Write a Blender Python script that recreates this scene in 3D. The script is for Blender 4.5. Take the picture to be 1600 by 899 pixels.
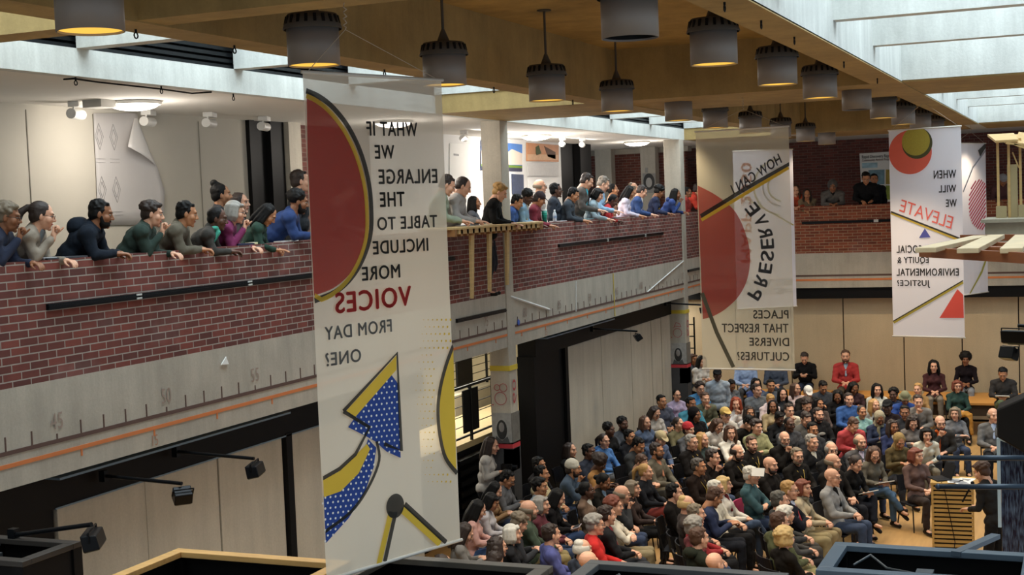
import bpy, bmesh, math, random
import numpy as np
from mathutils import Vector, Matrix, noise
for o in list(bpy.data.objects): bpy.data.objects.remove(o)
SC = bpy.context.scene; COL = SC.collection
R = math.radians
# ---------------------------------------------------------------- camera
F = 2147.24; YAW, PITCH, ROLL = -0.39773678, -0.06009728, 0.03880807; H = 5.2
_f = np.array([math.sin(YAW)*math.cos(PITCH), math.cos(YAW)*math.cos(PITCH), math.sin(PITCH)])
_r = np.array([math.cos(YAW), -math.sin(YAW), 0.0]); _d = np.cross(_f, _r)
_c, _s = math.cos(ROLL), math.sin(ROLL)
RT, DN = _c*_r+_s*_d, -_s*_r+_c*_d
cam = bpy.data.objects.new('camera', bpy.data.cameras.new('camera')); COL.objects.link(cam)
cam.data.sensor_width = 36; cam.data.lens = 36*F/1600; cam.data.clip_start = .05; cam.data.clip_end = 200
m = Matrix.Identity(4)
for i in range(3):
    m[i][0] = RT[i]; m[i][1] = -DN[i]; m[i][2] = -_f[i]
m[2][3] = H
cam.matrix_world = m; SC.camera = cam
def ray(x, y): return RT*(x-800)/F + DN*(y-449.5)/F + _f
def at(x, y, **k):
    v = ray(x, y); a, val = list(k.items())[0]; i = 'XYZ'.index(a); o = (0, 0, H)[i]
    t = (val-o)/v[i]; return Vector((v[0]*t, v[1]*t, H+v[2]*t))
# ---------------------------------------------------------------- light
SC.view_settings.view_transform = 'Standard'; SC.view_settings.look = 'None'
SC.view_settings.gamma = 1; SC.view_settings.use_curve_mapping = False
SC.view_settings.exposure = 0.40
W = bpy.data.worlds.new('sky'); SC.world = W; W.use_nodes = True  # sky, also let in through the open camera side as added fill
W.node_tree.nodes['Background'].inputs[0].default_value = (.72, .86, 1.0, 1)
W.node_tree.nodes['Background'].inputs[1].default_value = .46
def area(name, loc, sx, sy, e, col, rot=(0, 0, 0)):
    l = bpy.data.lights.new(name, 'AREA'); l.shape = 'RECTANGLE'; l.size = sx; l.size_y = sy; l.energy = e; l.color = col
    o = bpy.data.objects.new(name, l); COL.objects.link(o); o.location = loc; o.rotation_euler = rot; return o
DAY = (.80, .93, 1.0)
for k, (y0, y1) in enumerate(((-2, 7.1), (7.6, 16.6), (19.1, 28.9))):
    area('skylight_daylight', (-6.92, (y0+y1)/2, 8.15), 1.9, y1-y0, 36*(y1-y0), DAY)
    area('skylight_daylight', (-.7, (y0+y1)/2, 8.15), 2.4, y1-y0, 38*(y1-y0), DAY)
# ---------------------------------------------------------------- materials
def lin(h):
    h = h.lstrip('#'); v = [int(h[i:i+2], 16)/255 for i in (0, 2, 4)]
    return tuple(c/12.92 if c <= .04045 else ((c+.055)/1.055)**2.4 for c in v)+(1,)
MC = {}
def mat(h, rough=.8, var=.12, scale=6, bump=.0, metal=0, emit=0, key=''):
    k = (h, rough, var, scale, bump, metal, emit)
    if k in MC: return MC[k]
    m = bpy.data.materials.new('surface_'+h.strip('#')); m.use_nodes = True; N = m.node_tree.nodes; L = m.node_tree.links
    b = N['Principled BSDF']; b.inputs['Roughness'].default_value = rough; b.inputs['Metallic'].default_value = metal
    c = lin(h); b.inputs['Base Color'].default_value = c
    if var or bump:
        tc = N.new('ShaderNodeTexCoord'); no = N.new('ShaderNodeTexNoise'); no.inputs['Scale'].default_value = scale
        no.inputs['Detail'].default_value = 5; L.new(tc.outputs['Object'], no.inputs['Vector'])
        mx = N.new('ShaderNodeMix'); mx.data_type = 'RGBA'
        mx.inputs[6].default_value = tuple(x*(1-var) for x in c[:3])+(1,); mx.inputs[7].default_value = tuple(min(1, x*(1+var)) for x in c[:3])+(1,)
        L.new(no.outputs[0], mx.inputs[0]); L.new(mx.outputs[2], b.inputs['Base Color'])
        if bump:
            bp = N.new('ShaderNodeBump'); bp.inputs['Strength'].default_value = bump; bp.inputs['Distance'].default_value = .02
            L.new(no.outputs[0], bp.inputs['Height']); L.new(bp.outputs[0], b.inputs['Normal'])
    if emit:
        b.inputs['Emission Color'].default_value = c; b.inputs['Emission Strength'].default_value = emit
    if max(c[:3]) < .02: b.inputs['Specular IOR Level'].default_value = .2
    MC[k] = m; return m
def cloth(h): return mat(h, .9, .22, 14, .35)
def concrete(name, h, plane='yz', streak=.25, stain=.16):
    m = bpy.data.materials.new(name); m.use_nodes = True; N = m.node_tree.nodes; L = m.node_tree.links; b = N['Principled BSDF']
    b.inputs['Roughness'].default_value = .85; c = lin(h)
    tc = N.new('ShaderNodeTexCoord')
    def nz(sc, vec, det=6):
        mp = N.new('ShaderNodeMapping'); mp.inputs['Scale'].default_value = vec; L.new(tc.outputs['Object'], mp.inputs[0])
        n = N.new('ShaderNodeTexNoise'); n.inputs['Scale'].default_value = sc; n.inputs['Detail'].default_value = det; n.inputs['Roughness'].default_value = .65
        L.new(mp.outputs[0], n.inputs['Vector']); return n
    a = nz(1.3, (1, 1, 1)); s = nz(5, (1, 1, .12)); g = nz(40, (1, 1, 1), 3)
    cur = None
    for n, amt in ((a, stain), (s, streak*.6), (g, .06)):
        r = N.new('ShaderNodeMapRange'); r.inputs[1].default_value = .3; r.inputs[2].default_value = .7
        r.inputs[3].default_value = 1-amt; r.inputs[4].default_value = 1+amt*.6; L.new(n.outputs[0], r.inputs[0])
        if cur is None: cur = r.outputs[0]
        else:
            q = N.new('ShaderNodeMath'); q.operation = 'MULTIPLY'; L.new(cur, q.inputs[0]); L.new(r.outputs[0], q.inputs[1]); cur = q.outputs[0]
    v = N.new('ShaderNodeVectorMath'); v.operation = 'SCALE'; v.inputs[0].default_value = c[:3]; L.new(cur, v.inputs['Scale'])
    L.new(v.outputs[0], b.inputs['Base Color'])
    bp = N.new('ShaderNodeBump'); bp.inputs['Strength'].default_value = .15; bp.inputs['Distance'].default_value = .01
    L.new(g.outputs[0], bp.inputs['Height']); L.new(bp.outputs[0], b.inputs['Normal'])
    return m
def brick(name, c1, c2, mo, plane):
    m = bpy.data.materials.new(name); m.use_nodes = True; N = m.node_tree.nodes; L = m.node_tree.links; b = N['Principled BSDF']
    b.inputs['Roughness'].default_value = .85
    tc = N.new('ShaderNodeTexCoord'); sp = N.new('ShaderNodeSeparateXYZ'); cb = N.new('ShaderNodeCombineXYZ')
    L.new(tc.outputs['Object'], sp.inputs[0]); L.new(sp.outputs['Y' if plane == 'yz' else 'X'], cb.inputs[0]); L.new(sp.outputs['Z'], cb.inputs[1])
    t = N.new('ShaderNodeTexBrick'); t.inputs['Scale'].default_value = 1; t.inputs['Brick Width'].default_value = .212
    t.inputs['Row Height'].default_value = .0667; t.inputs['Mortar Size'].default_value = .006; t.inputs['Mortar Smooth'].default_value = .2
    t.inputs['Bias'].default_value = -.1
    t.inputs['Color1'].default_value = lin(c1); t.inputs['Color2'].default_value = lin(c2); t.inputs['Mortar'].default_value = lin(mo)
    L.new(cb.outputs[0], t.inputs['Vector'])
    n = N.new('ShaderNodeTexNoise'); n.inputs['Scale'].default_value = .9; n.inputs['Detail'].default_value = 4; L.new(cb.outputs[0], n.inputs['Vector'])
    r = N.new('ShaderNodeMapRange'); r.inputs[1].default_value = .60; r.inputs[2].default_value = .78; r.inputs[3].default_value = 0; r.inputs[4].default_value = .28; L.new(n.outputs[0], r.inputs[0])
    mx = N.new('ShaderNodeMix'); mx.data_type = 'RGBA'; L.new(r.outputs[0], mx.inputs[0]); L.new(t.outputs['Color'], mx.inputs[6]); mx.inputs[7].default_value = lin('#a99a98')
    n2 = N.new('ShaderNodeTexNoise'); n2.inputs['Scale'].default_value = 7; n2.inputs['Detail'].default_value = 3; L.new(cb.outputs[0], n2.inputs['Vector'])
    r2 = N.new('ShaderNodeMapRange'); r2.inputs[3].default_value = .72; r2.inputs[4].default_value = 1.28; L.new(n2.outputs[0], r2.inputs[0])
    v = N.new('ShaderNodeVectorMath'); v.operation = 'SCALE'; L.new(mx.outputs[2], v.inputs[0]); L.new(r2.outputs[0], v.inputs['Scale'])
    L.new(v.outputs[0], b.inputs['Base Color'])
    bp = N.new('ShaderNodeBump'); bp.inputs['Strength'].default_value = .6; bp.inputs['Distance'].default_value = .008; bp.invert = True
    L.new(t.outputs['Fac'], bp.inputs['Height']); L.new(bp.outputs[0], b.inputs['Normal'])
    return m
def wood(h, axis=(1, 12, 12), sc=3, rough=.55):
    m = bpy.data.materials.new('wood_'+h[1:]); m.use_nodes = True; N = m.node_tree.nodes; L = m.node_tree.links; b = N['Principled BSDF']
    b.inputs['Roughness'].default_value = rough; c = lin(h)
    tc = N.new('ShaderNodeTexCoord'); mp = N.new('ShaderNodeMapping'); mp.inputs['Scale'].default_value = axis; L.new(tc.outputs['Object'], mp.inputs[0])
    n = N.new('ShaderNodeTexNoise'); n.inputs['Scale'].default_value = sc; n.inputs['Detail'].default_value = 5; L.new(mp.outputs[0], n.inputs['Vector'])
    mx = N.new('ShaderNodeMix'); mx.data_type = 'RGBA'; mx.inputs[6].default_value = tuple(x*.68 for x in c[:3])+(1,); mx.inputs[7].default_value = tuple(min(1, x*1.2) for x in c[:3])+(1,)
    L.new(n.outputs[0], mx.inputs[0]); L.new(mx.outputs[2], b.inputs['Base Color']); return m
# ---------------------------------------------------------------- mesh helpers
class G:
    def __init__(s): s.v = []; s.f = []; s.m = []
    def add(s, v, f, m=0):
        n = len(s.v); s.v += [tuple(p) for p in v]; s.f += [tuple(i+n for i in q) for q in f]; s.m += [m]*len(f); return s
    def box(s, a, b, m=0):
        x0, y0, z0 = a; x1, y1, z1 = b
        return s.add([(x0,y0,z0),(x1,y0,z0),(x1,y1,z0),(x0,y1,z0),(x0,y0,z1),(x1,y0,z1),(x1,y1,z1),(x0,y1,z1)],
              [(0,3,2,1),(4,5,6,7),(0,1,5,4),(1,2,6,5),(2,3,7,6),(3,0,4,7)], m)
    def obox(s, M, sx, sy, sz, m=0):
        g = G().box((-sx/2,-sy/2,-sz/2),(sx/2,sy/2,sz/2)); return s.add([M@Vector(p) for p in g.v], g.f, m)
    def bar(s, p, q, w, h=None, m=0):
        p, q = Vector(p), Vector(q); h = h or w; d = (q-p); M = d.to_track_quat('Y', 'Z').to_matrix().to_4x4(); M.translation = (p+q)/2
        return s.obox(M, w, d.length, h, m)
    def ell(s, c, r, rot=None, m=0, nu=14, nv=9):
        if not hasattr(r, '__len__'): r = (r, r, r)
        c = Vector(c); vs = []; fs = []
        for j in range(nv+1):
            a = math.pi*j/nv
            for i in range(nu):
                b = 2*math.pi*i/nu; p = Vector((r[0]*math.sin(a)*math.cos(b), r[1]*math.sin(a)*math.sin(b), r[2]*math.cos(a)))
                if rot: p = rot@p
                vs.append(p+c)
        for j in range(nv):
            for i in range(nu):
                k = (i+1) % nu; fs.append((j*nu+i, (j+1)*nu+i, (j+1)*nu+k, j*nu+k))
        return s.add(vs, fs, m)
    def cap(s, p, r0, q, r1=None, m=0, seg=12):
        p, q = Vector(p), Vector(q); r1 = r0 if r1 is None else r1; d = q-p; l = max(d.length, 1e-5); Q = d.to_track_quat('Z', 'Y')
        prof = [(math.sin(a)*r0, -math.cos(a)*r0) for a in (R(8), R(35), R(62), R(88))]+[(math.sin(a)*r1, l-math.cos(a)*r1) for a in (R(92), R(118), R(145), R(172))]
        vs = []; fs = []
        for rr, z in prof:
            for i in range(seg):
                b = 2*math.pi*i/seg; vs.append(p+Q@Vector((rr*math.cos(b), rr*math.sin(b), z)))
        n = len(prof)
        for j in range(n-1):
            for i in range(seg):
                k = (i+1) % seg; fs.append((j*seg+i, j*seg+k, (j+1)*seg+k, (j+1)*seg+i))
        fs.append(tuple(range(seg-1, -1, -1))); fs.append(tuple((n-1)*seg+i for i in range(seg)))
        return s.add(vs, fs, m)
    def cyl(s, p, q, r, r1=None, m=0, seg=16, caps=True):
        p, q = Vector(p), Vector(q); r1 = r if r1 is None else r1; Q = (q-p).to_track_quat('Z', 'Y'); vs = []
        for c, rr in ((p, r), (q, r1)):
            for i in range(seg):
                b = 2*math.pi*i/seg; vs.append(c+Q@Vector((rr*math.cos(b), rr*math.sin(b), 0)))
        fs = [(i, (i+1) % seg, seg+(i+1) % seg, seg+i) for i in range(seg)]
        if caps: fs += [tuple(range(seg-1, -1, -1)), tuple(range(seg, 2*seg))]
        return s.add(vs, fs, m)
    def lathe(s, prof, c=(0,0,0), m=0, seg=32):
        vs = []; fs = []
        for r_, z in prof:
            for i in range(seg):
                b = 2*math.pi*i/seg; vs.append((c[0]+r_*math.cos(b), c[1]+r_*math.sin(b), c[2]+z))
        for j in range(len(prof)-1):
            for i in range(seg):
                k = (i+1) % seg; fs.append((j*seg+i, j*seg+k, (j+1)*seg+k, (j+1)*seg+i))
        return s.add(vs, fs, m)
    def tube(s, pts, r, m=0, seg=8):
        for a, b in zip(pts[:-1], pts[1:]): s.cap(a, r, b, r, m, seg)
        return s
    def prism(s, pts, d, m=0):
        # polygon pts (3D, planar) extruded by vector d
        n = len(pts); d = Vector(d); v = [Vector(p) for p in pts]+[Vector(p)+d for p in pts]
        return s.add(v, [tuple(range(n-1, -1, -1)), tuple(range(n, 2*n))]+[(i, (i+1) % n, n+(i+1) % n, n+i) for i in range(n)], m)
    def mesh(s, name, smooth=False):
        me = bpy.data.meshes.new(name); me.from_pydata(s.v, [], s.f)
        for p, k in zip(me.polygons, s.m): p.material_index = k
        if smooth: me.polygons.foreach_set('use_smooth', [True]*len(me.polygons))
        me.update(); return me
    def build(s, name, mats, parent=None, smooth=False, bevel=0, **k):
        me = s.mesh(name, smooth)
        bm = bmesh.new(); bm.from_mesh(me); bmesh.ops.recalc_face_normals(bm, faces=bm.faces); bm.to_mesh(me); bm.free()
        for q in (mats if isinstance(mats, (list, tuple)) else [mats]): me.materials.append(q)
        o = link(name, me, parent)
        if bevel:
            b = o.modifiers.new('bevel', 'BEVEL'); b.width = bevel; b.segments = 2; b.limit_method = 'ANGLE'
        return tag(o, **k) if k else o
def link(name, me, parent=None):
    o = bpy.data.objects.new(name, me); COL.objects.link(o)
    if parent: o.parent = parent
    return o
def tag(o, label=None, cat=None, group=None, kind=None):
    if label: o['label'] = label
    if cat: o['category'] = cat
    if group: o['group'] = group
    if kind: o['kind'] = kind
    return o
def empty(name, loc, rz=0, label=None, cat=None, group=None, scale=1):
    o = bpy.data.objects.new(name, None); COL.objects.link(o); o.location = loc; o.rotation_euler.z = rz; o.scale = (scale,)*3
    o.empty_display_size = .1; return tag(o, label, cat, group)
def copy_tree(o, parent=None):
    c = o.copy(); COL.objects.link(c); c.parent = parent
    for ch in list(o.children): copy_tree(ch, c)
    return c
def struct(name, g, m, **k):
    o = g.build(name, m, **k); o['kind'] = 'structure'; return o
TMP = bpy.data.scenes.new('workbench')
def tmp_eval(o):
    with bpy.context.temp_override(scene=TMP, view_layer=TMP.view_layers[0]):
        dg = bpy.context.evaluated_depsgraph_get(); dg.update()
    return bpy.data.meshes.new_from_object(o.evaluated_get(dg), depsgraph=dg)
def remesh(g, voxel, smooth=2, disp=0, seed=0):
    me = g.mesh('tmp'); o = bpy.data.objects.new('tmp', me); TMP.collection.objects.link(o)
    r = o.modifiers.new('r', 'REMESH'); r.mode = 'VOXEL'; r.voxel_size = voxel
    if smooth:
        q = o.modifiers.new('s', 'SMOOTH'); q.iterations = smooth; q.factor = .5
    out = tmp_eval(o)
    bpy.data.objects.remove(o); bpy.data.meshes.remove(me)
    out.materials.clear(); out.polygons.foreach_set('use_smooth', [True]*len(out.polygons))
    if disp:
        n_ = len(out.vertices); co = np.empty(n_*3); nn = np.empty(n_*3, dtype=np.float32); out.vertices.foreach_get('co', co); out.vertices.foreach_get('normal', nn)
        co = co.reshape(-1, 3); nn = nn.reshape(-1, 3); x, y, z = co.T
        # cloth folds: domain warped waves
        w = np.sin(x*23+seed)+np.sin(y*27+z*9+seed*2); n = .55*np.sin(z*34+3*np.sin(x*13+seed)+w)+.45*np.sin(x*41+y*37+z*19+2*w)+.35*np.sin(z*71+x*33-y*29+seed)
        co += nn*(n*disp*.62)[:, None]; out.vertices.foreach_set('co', co.ravel()); out.update()
    return out
def mesh_to_g(me, g, M=None, m=None):
    n = len(g.v); M = M or Matrix.Identity(4)
    co = np.empty(len(me.vertices)*3); me.vertices.foreach_get('co', co); co = co.reshape(-1, 3); A = np.array(M)
    g.v += [tuple(p) for p in (co@A[:3, :3].T+A[:3, 3]).tolist()]
    flip = M.to_3x3().determinant() < 0
    for p in me.polygons:
        q = tuple(i+n for i in p.vertices); g.f.append(q[::-1] if flip else q); g.m.append(p.material_index if m is None else m)
def text_mesh(txt, bold=.02):
    cu = bpy.data.curves.new('t', 'FONT'); cu.body = txt; cu.size = 1; cu.offset = 0; cu.resolution_u = 4; cu.space_character = 1+bold*4; cu.fill_mode = 'FRONT' if False else 'BOTH'
    o = bpy.data.objects.new('t', cu); TMP.collection.objects.link(o)
    me = tmp_eval(o); bpy.data.objects.remove(o); bpy.data.curves.remove(cu)
    vs = [(v.co.x, v.co.y) for v in me.vertices]; fs = [tuple(p.vertices) for p in me.polygons]
    x0 = min(v[0] for v in vs); x1 = max(v[0] for v in vs); y0 = min(v[1] for v in vs); y1 = max(v[1] for v in vs)
    bpy.data.meshes.remove(me)
    if bold > .004:      # heavier strokes: the outline repeated a little to either side
        n = len(vs); V, F_ = list(vs), list(fs)
        for dx, dy in ((bold, 0), (-bold, 0), (0, bold*.6), (0, -bold*.6)):
            k = len(V); V += [(x+dx, y+dy) for x, y in vs]; F_ += [tuple(i+k for i in f) for f in fs]
        vs, fs = V, F_
    return [((x-x0)/(x1-x0), (y-y0)/(y1-y0)) for x, y in vs], fs, (x1-x0)/(y1-y0)
# ================================================================ STRUCTURE
M_CON = concrete('fair_faced_concrete', '#b5aea0')
M_CONL = concrete('light_concrete', '#c9cbc6', streak=.3)
M_COF = concrete('board_marked_lamp_tinted', '#a2874e', stain=.34)  # same concrete, tinted with the warm bounce of the pendants
M_CEIL = mat('#d9d4cc', .9, .05, 2)
M_BRK = brick('red_brick', '#7a3f36', '#55302c', '#9c938a', 'yz')
M_BRKX = brick('red_brick_far', '#8f4a30', '#6a3424', '#a08a70', 'xz')
M_BRKD = brick('dark_brick', '#6a352c', '#4a2520', '#6e5a50', 'xz')
M_PAN = concrete('linen_pin_board', '#bcb5a6', streak=.2, stain=.08)
M_PANF = concrete('beige_pin_board', '#c6b291', streak=.1, stain=.06)
M_BLK = mat('#0c0b0c', .6, .1); M_BLKM = mat('#15171a', .35, .1, metal=.3)
M_FLOOR = wood('#b58d58', (6, .6, 1), 2.5, .45)
YF = 31.5
struct('floor', G().box((-17, -2, -.2), (3, 36, 0)), M_FLOOR)
# left gallery slab, parapet
def leftslab(): return G().box((-13.5, -1, 3.08), (-8.0, YF, 3.885))
struct('trim_1', leftslab(), M_CON)
BR = G()
for y0, y1 in ((-1, 18.76), (19.08, 28.52), (28.84, YF)): BR.box((-8.22, y0, 3.885), (-8.0, y1, 4.89))
BR.box((-8.22, 18.76, 3.885), (-8.2, 19.08, 4.89))
struct('wall_left', BR, M_BRK)
struct('trim_2', G().box((-8.0, YF, 3.04), (3, YF+3, 3.83)), M_CON)                    # far slab
struct('wall_far_parapet', G().box((-8.22, YF, 3.83), (3, YF+.22, 4.90)), M_BRKX)
struct('wall_far', G().box((-17, 34.3, 3.8), (3, 34.5, 7)), M_BRKD)
# columns
for i, (x0, y0, y1) in enumerate(((-8.3, 18.78, 19.07), (-8.35, 28.54, 28.83))):
    struct('trim_%d' % (3+i), G().box((x0, y0, 0), (-7.985, y1, 6.46)), M_CON, bevel=.01)
# gallery ceiling + fascias
struct('ceiling', G().box((-13.5, -1, 6.46), (-8.13, 35, 6.6)).box((-8.13, YF, 6.47), (3, 35, 6.6)), M_CEIL)
struct('trim_5', G().box((-8.13, -1, 6.45), (-8.0, YF, 6.69)).box((-8.13, -1, 7.0), (-8.0, YF, 8.2)), M_CONL)
LV = G()
for k in range(5): LV.box((-8.1-.01*k, -1, 6.69+.062*k), (-8.02-.01*k, YF, 6.725+.062*k))
LV.box((-8.3, -1, 6.69), (-8.15, YF, 7.0))
struct('trim_6', LV, M_BLKM)
for i, (x0, x1) in enumerate(((-5.83, -5.54), (-2.27, -1.97))):
    struct('trim_%d' % (7+i), G().box((x0, -2, 6.45), (x1, YF, 8.2)), M_CON if 0 else M_CONL)
# coffer slab, cross beams and beam facings, warm lamp bounce put into their colour
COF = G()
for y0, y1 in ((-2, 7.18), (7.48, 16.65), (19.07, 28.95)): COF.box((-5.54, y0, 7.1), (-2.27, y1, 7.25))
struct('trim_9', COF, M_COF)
XB = G().box((-8.0, 7.18, 6.452), (3, 7.48, 8.2)).box((-8.0, 16.65, 6.452), (3, 19.07, 7.4)).box((-8.0, 28.95, 6.452), (3, YF, 7.4))
XB.box((-5.538, -2, 6.46), (-5.50, 28.95, 7.1)).box((-2.31, -2, 6.46), (-2.272, 28.95, 7.1))
XB.box((-5.83, -2, 6.44), (-5.5, 28.95, 6.46)).box((-2.31, -2, 6.44), (-1.97, 28.95, 6.46))
struct('trim_10', XB, concrete('lamp_tinted_beam_concrete', '#a48b58', stain=.28))
XS = G()
for y0, y1 in ((16.63, 19.09), (28.93, YF)):
    XS.box((-8.0, y0, 7.0), (-5.83, y1, 8.2)).box((-1.97, y0, 6.47), (3, y0+.02, 8.2)).box((-8.0, y0, 6.70), (-5.83, y0+.02, 8.2)).box((-1.97, y1, 6.47), (3, y1+.02, 8.2))
struct('trim_11', XS, M_CONL)
JO = G()
for y in (-.2, 2.3, 4.75, 9.58, 11.95, 14.32, 21.5, 23.95, 26.4):
    JO.box((-8.0, y, 6.69), (-5.83, y+.17, 8.2)); JO.box((-1.97, y, 6.66), (3, y+.17, 8.2))
struct('trim_12', JO, M_CONL)
# right gallery (behind and beside the camera) and its nearest parapet block
struct('wall_right', G().box((.5, 12.9, 3.08), (1.2, YF, 4.6)), M_CON)
struct('trim_13', G().box((-.83, 12.75, 4.55), (1.2, 13.6, 4.88)).box((-.86, 12.7, 4.88), (1.2, 13.65, 4.91)), concrete('ledge_concrete', '#9c9480'))
# left lower storey
struct('trim_14', G().box((-8.6, 6, 2.72), (-8.28, 16.5, 3.08)).box((-8.6, 20.6, 2.72), (-8.28, 28.5, 3.08)).box((-8.62, 6, 0), (-8.35, 9.35, 2.72)), M_BLK)
struct('trim_15', G().box((-8.3, 9.2, 3.0), (-8.12, 12.9, 3.02)).box((-8.3, 20.7, 3.0), (-8.12, 24.2, 3.02)).box((-8.31, 9.3, 2.715), (-8.27, 16.4, 2.73)), mat('#6f8494', .4, 0))
def panel(y0, y1, x=-8.32, lab=None):
    return G().box((x-.06, y0, .04), (x, y1, 2.71)).build('pin_board_panel', M_PAN, label=lab, cat='panel', group='tall grey linen pin board panels under the left gallery', bevel=.006)
pans = [(9.37, 10.58, 'near end'), (10.585, 11.76, ''), (11.79, 13.0, ''), (13.16, 14.4, ''), (14.43, 15.6, ''), (15.64, 16.4, '')]
L1 = ['tall grey linen panel at the near end of the left wall, beside the black opening', 'grey linen panel behind the small drooping spot lamp on the left wall', 'grey linen panel left of the black post on the left wall', 'grey linen panel right of the black post, beside the large banner', 'grey linen panel showing through the large banner', 'last grey linen panel before the stair opening']
for (a, b, _), l in zip(pans, L1): panel(a, b, lab=l)
struct('trim_16', G().box((-8.4, 13.02, 0), (-8.27, 13.14, 2.75)), M_BLK)
L2 = ['pale linen panel beside the black doorway with seated people before it', 'second pale linen panel right of the black doorway', 'third pale linen panel right of the black doorway', 'fourth pale linen panel, left of the black seam', 'pale linen panel nearest the far corner column']
ys = [at(x, 520, X=-8.32).y for x in (888, 951, 1000, 1029, 1034, 1059)]
ys = [22.15, 23.95, 25.75, 27.1, 27.2, 28.45]
for i in range(5):
    if i == 3: panel(27.1+.03, 27.8, lab=L2[3]); continue
    if i == 4: panel(27.86, 28.5, lab=L2[4]); continue
    panel(ys[i]+.01, ys[i+1]-.015, lab=L2[i])
DB = G().box((-8.6, 20.55, 0), (-8.3, 20.75, 2.72)).box((-8.6, 22.0, 0), (-8.3, 22.14, 2.72)).box((-8.42, 20.6, 0), (-8.36, 22.1, 2.72))
struct('door_1', DB, M_BLK)
# stair hall behind the opening
M_CREAM = mat('#e3dbc2', .8, .05)
struct('wall_stair_hall', G().box((-13.4, 16, 0), (-13.2, 33, 3.08)).box((-13.2, 26.5, 0), (-8.7, 26.6, 3.08)), M_CREAM)
area('stair_hall_lamp', (-11.2, 20.5, 3.0), 2.2, 6, 190, (1, .96, .86))
area('corner_hall_lamp', (-9.6, 31, 3.0), 1.5, 2, 60, (1, .96, .86))
area('near_hall_lamp', (-10, 9, 3.0), 1, 1, 4, (1, .96, .86))
# far lower wall of beige panels
struct('trim_17', G().box((-9.4, YF+.05, 2.79), (3, YF+.4, 3.04)), M_BLK)
struct('wall_far_lower', G().box((-17, YF+.45, 0), (3, YF+.6, 3.04)), M_CREAM)
fx = [-9.3]+[at(x, 520, Y=YF+.3).x for x in (1150, 1236, 1318, 1412, 1503, 1592)]+[-.1, 1.2, 2.4]
LF = ['behind the middle banner', 'left of the man in the black shirt', 'behind the seated man in the black shirt', 'behind the man in the red sweater', 'below the white banner with the red triangle', 'behind the two women on the bench', 'behind the man in the dark blazer', 'right of the dark blazer', 'at the far right']
for i in range(len(fx)-1):
    G().box((fx[i]+.012, YF+.3, .05), (fx[i+1]-.012, YF+.36, 2.79)).build('far_wall_panel', M_PANF, bevel=.006, cat='panel', group='tall beige panels along the far wall', label='tall beige panel on the far wall, '+LF[min(i, 8)])
struct('wall_far_backing', G().box((-9.3, YF+.37, 0), (3, YF+.44, 2.8)), M_BLK)
# upper left gallery back wall
YW = at(383, 189, Z=6.45).y
struct('wall_left_gallery', G().box((-10.5, -1, 3.885), (-10.3, YW, 6.46)), mat('#c3bdb0', .9, .05, 3))
for y in (at(43, 200, X=-10.29).y, at(147, 200, X=-10.29).y, at(311, 200, X=-10.29).y):
    struct('trim_18', G().box((-10.3, y-.008, 3.9), (-10.292, y+.003, 6.4)), mat('#8d877b'))
ya, yb, yc, yd = [at(x, 200, X=-10.25).y for x in (384, 441, 460, 697)]
struct('door_2', G().box((-10.5, YW, 3.885), (-10.3, yb, 6.46)).box((-10.3, YW, 3.885), (-10.24, YW+.12, 6.46)).box((-10.3, yb-.35, 3.885), (-10.22, yb-.02, 6.46)), M_BLK)
struct('trim_19', G().box((-10.55, yb, 3.885), (-10.15, yc, 6.46)), M_CON)
struct('wall_left_brick', G().box((-10.6, yc, 3.885), (-10.4, 19.2, 6.46)), brick('dark_brick_side', '#63332b', '#45241f', '#6e5a50', 'yz'))
M_WHT = mat('#e9e8e6', .8, .02)
ye = at(876, 240, X=-10.2).y
struct('wall_left_white', G().box((-10.4, 19.2, 3.885), (-10.2, ye, 6.46)), M_WHT)
struct('door_3', G().box((-10.5, ye, 3.885), (-10.2, ye+1.6, 6.46)).box((-10.2, ye+.8, 3.885), (-10.05, ye+1.5, 6.46)), M_BLK)
def onx(x0, x1, X): return at(x0, 260, X=X).y, at(x1, 260, X=X).y
for i, (x0, x1) in enumerate(((893, 902), (930, 955), (1001, 1024))):
    a, b = onx(x0, x1, -9.9)
    xa, xb = at(x0, 260, Y=31.9).x, at(x1, 260, Y=31.9).x
    struct('trim_%d' % (20+i), G().box((xa, 31.9, 3.885), (xb, 32.2, 6.46)), M_CON)
struct('wall_corner_brick', G().box((-13.3, 32.6, 3.885), (-9.0, 32.8, 6.34)), brick('corner_brick', '#7a4438', '#5c332c', '#8a766a', 'xz'))
struct('trim_23', G().box((-13.3, 32.5, 6.34), (-8.9, 32.85, 6.46)), M_CON)
struct('wall_stair_far', G().box((-9.0, 34.2, 3.885), (-7.9, 34.28, 6.46)), M_BLK)
# ---- ruler painted on the slab edge
BRN, ORG = mat('#5d463e', .8, .15), mat('#cf7a45', .8, .1)
g = G().box((-8.0, 6, 3.352), (-7.994, YF, 3.386)); y = 9.06-.2985*10
while y < YF:
    k = round((y-9.06)/.2985)
    h = .045 if k % 5 == 0 else .115
    g.box((-8.0, y-.007, 3.386), (-7.994, y+.007, 3.386+h)); y += .2985
rul = g.build('ruler_scale', BRN, label='brown foot ruler with tick marks painted along the left slab edge', cat='wall marking')
g = G().box((-8.0, 6, 3.248), (-7.994, YF, 3.282)); y = 10.35-4
while y < YF: g.box((-8.0, y-.01, 3.19), (-7.994, y+.01, 3.25)); y += 1.0
orr = g.build('ruler_scale', ORG, label='orange metre ruler line painted below the brown one on the left slab', cat='wall marking')
def wall_text(t, y, z, h, m, parent, w=None, x=-7.992):
    vs, fs, a = text_mesh(t, .0); w = w or h*a*.8
    return G().add([(x, y-w/2+u*w, z+v*h) for u, v in vs], fs).build('numeral', m, parent)
NUM = mat('#9c8a7e', .8, 0)
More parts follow.
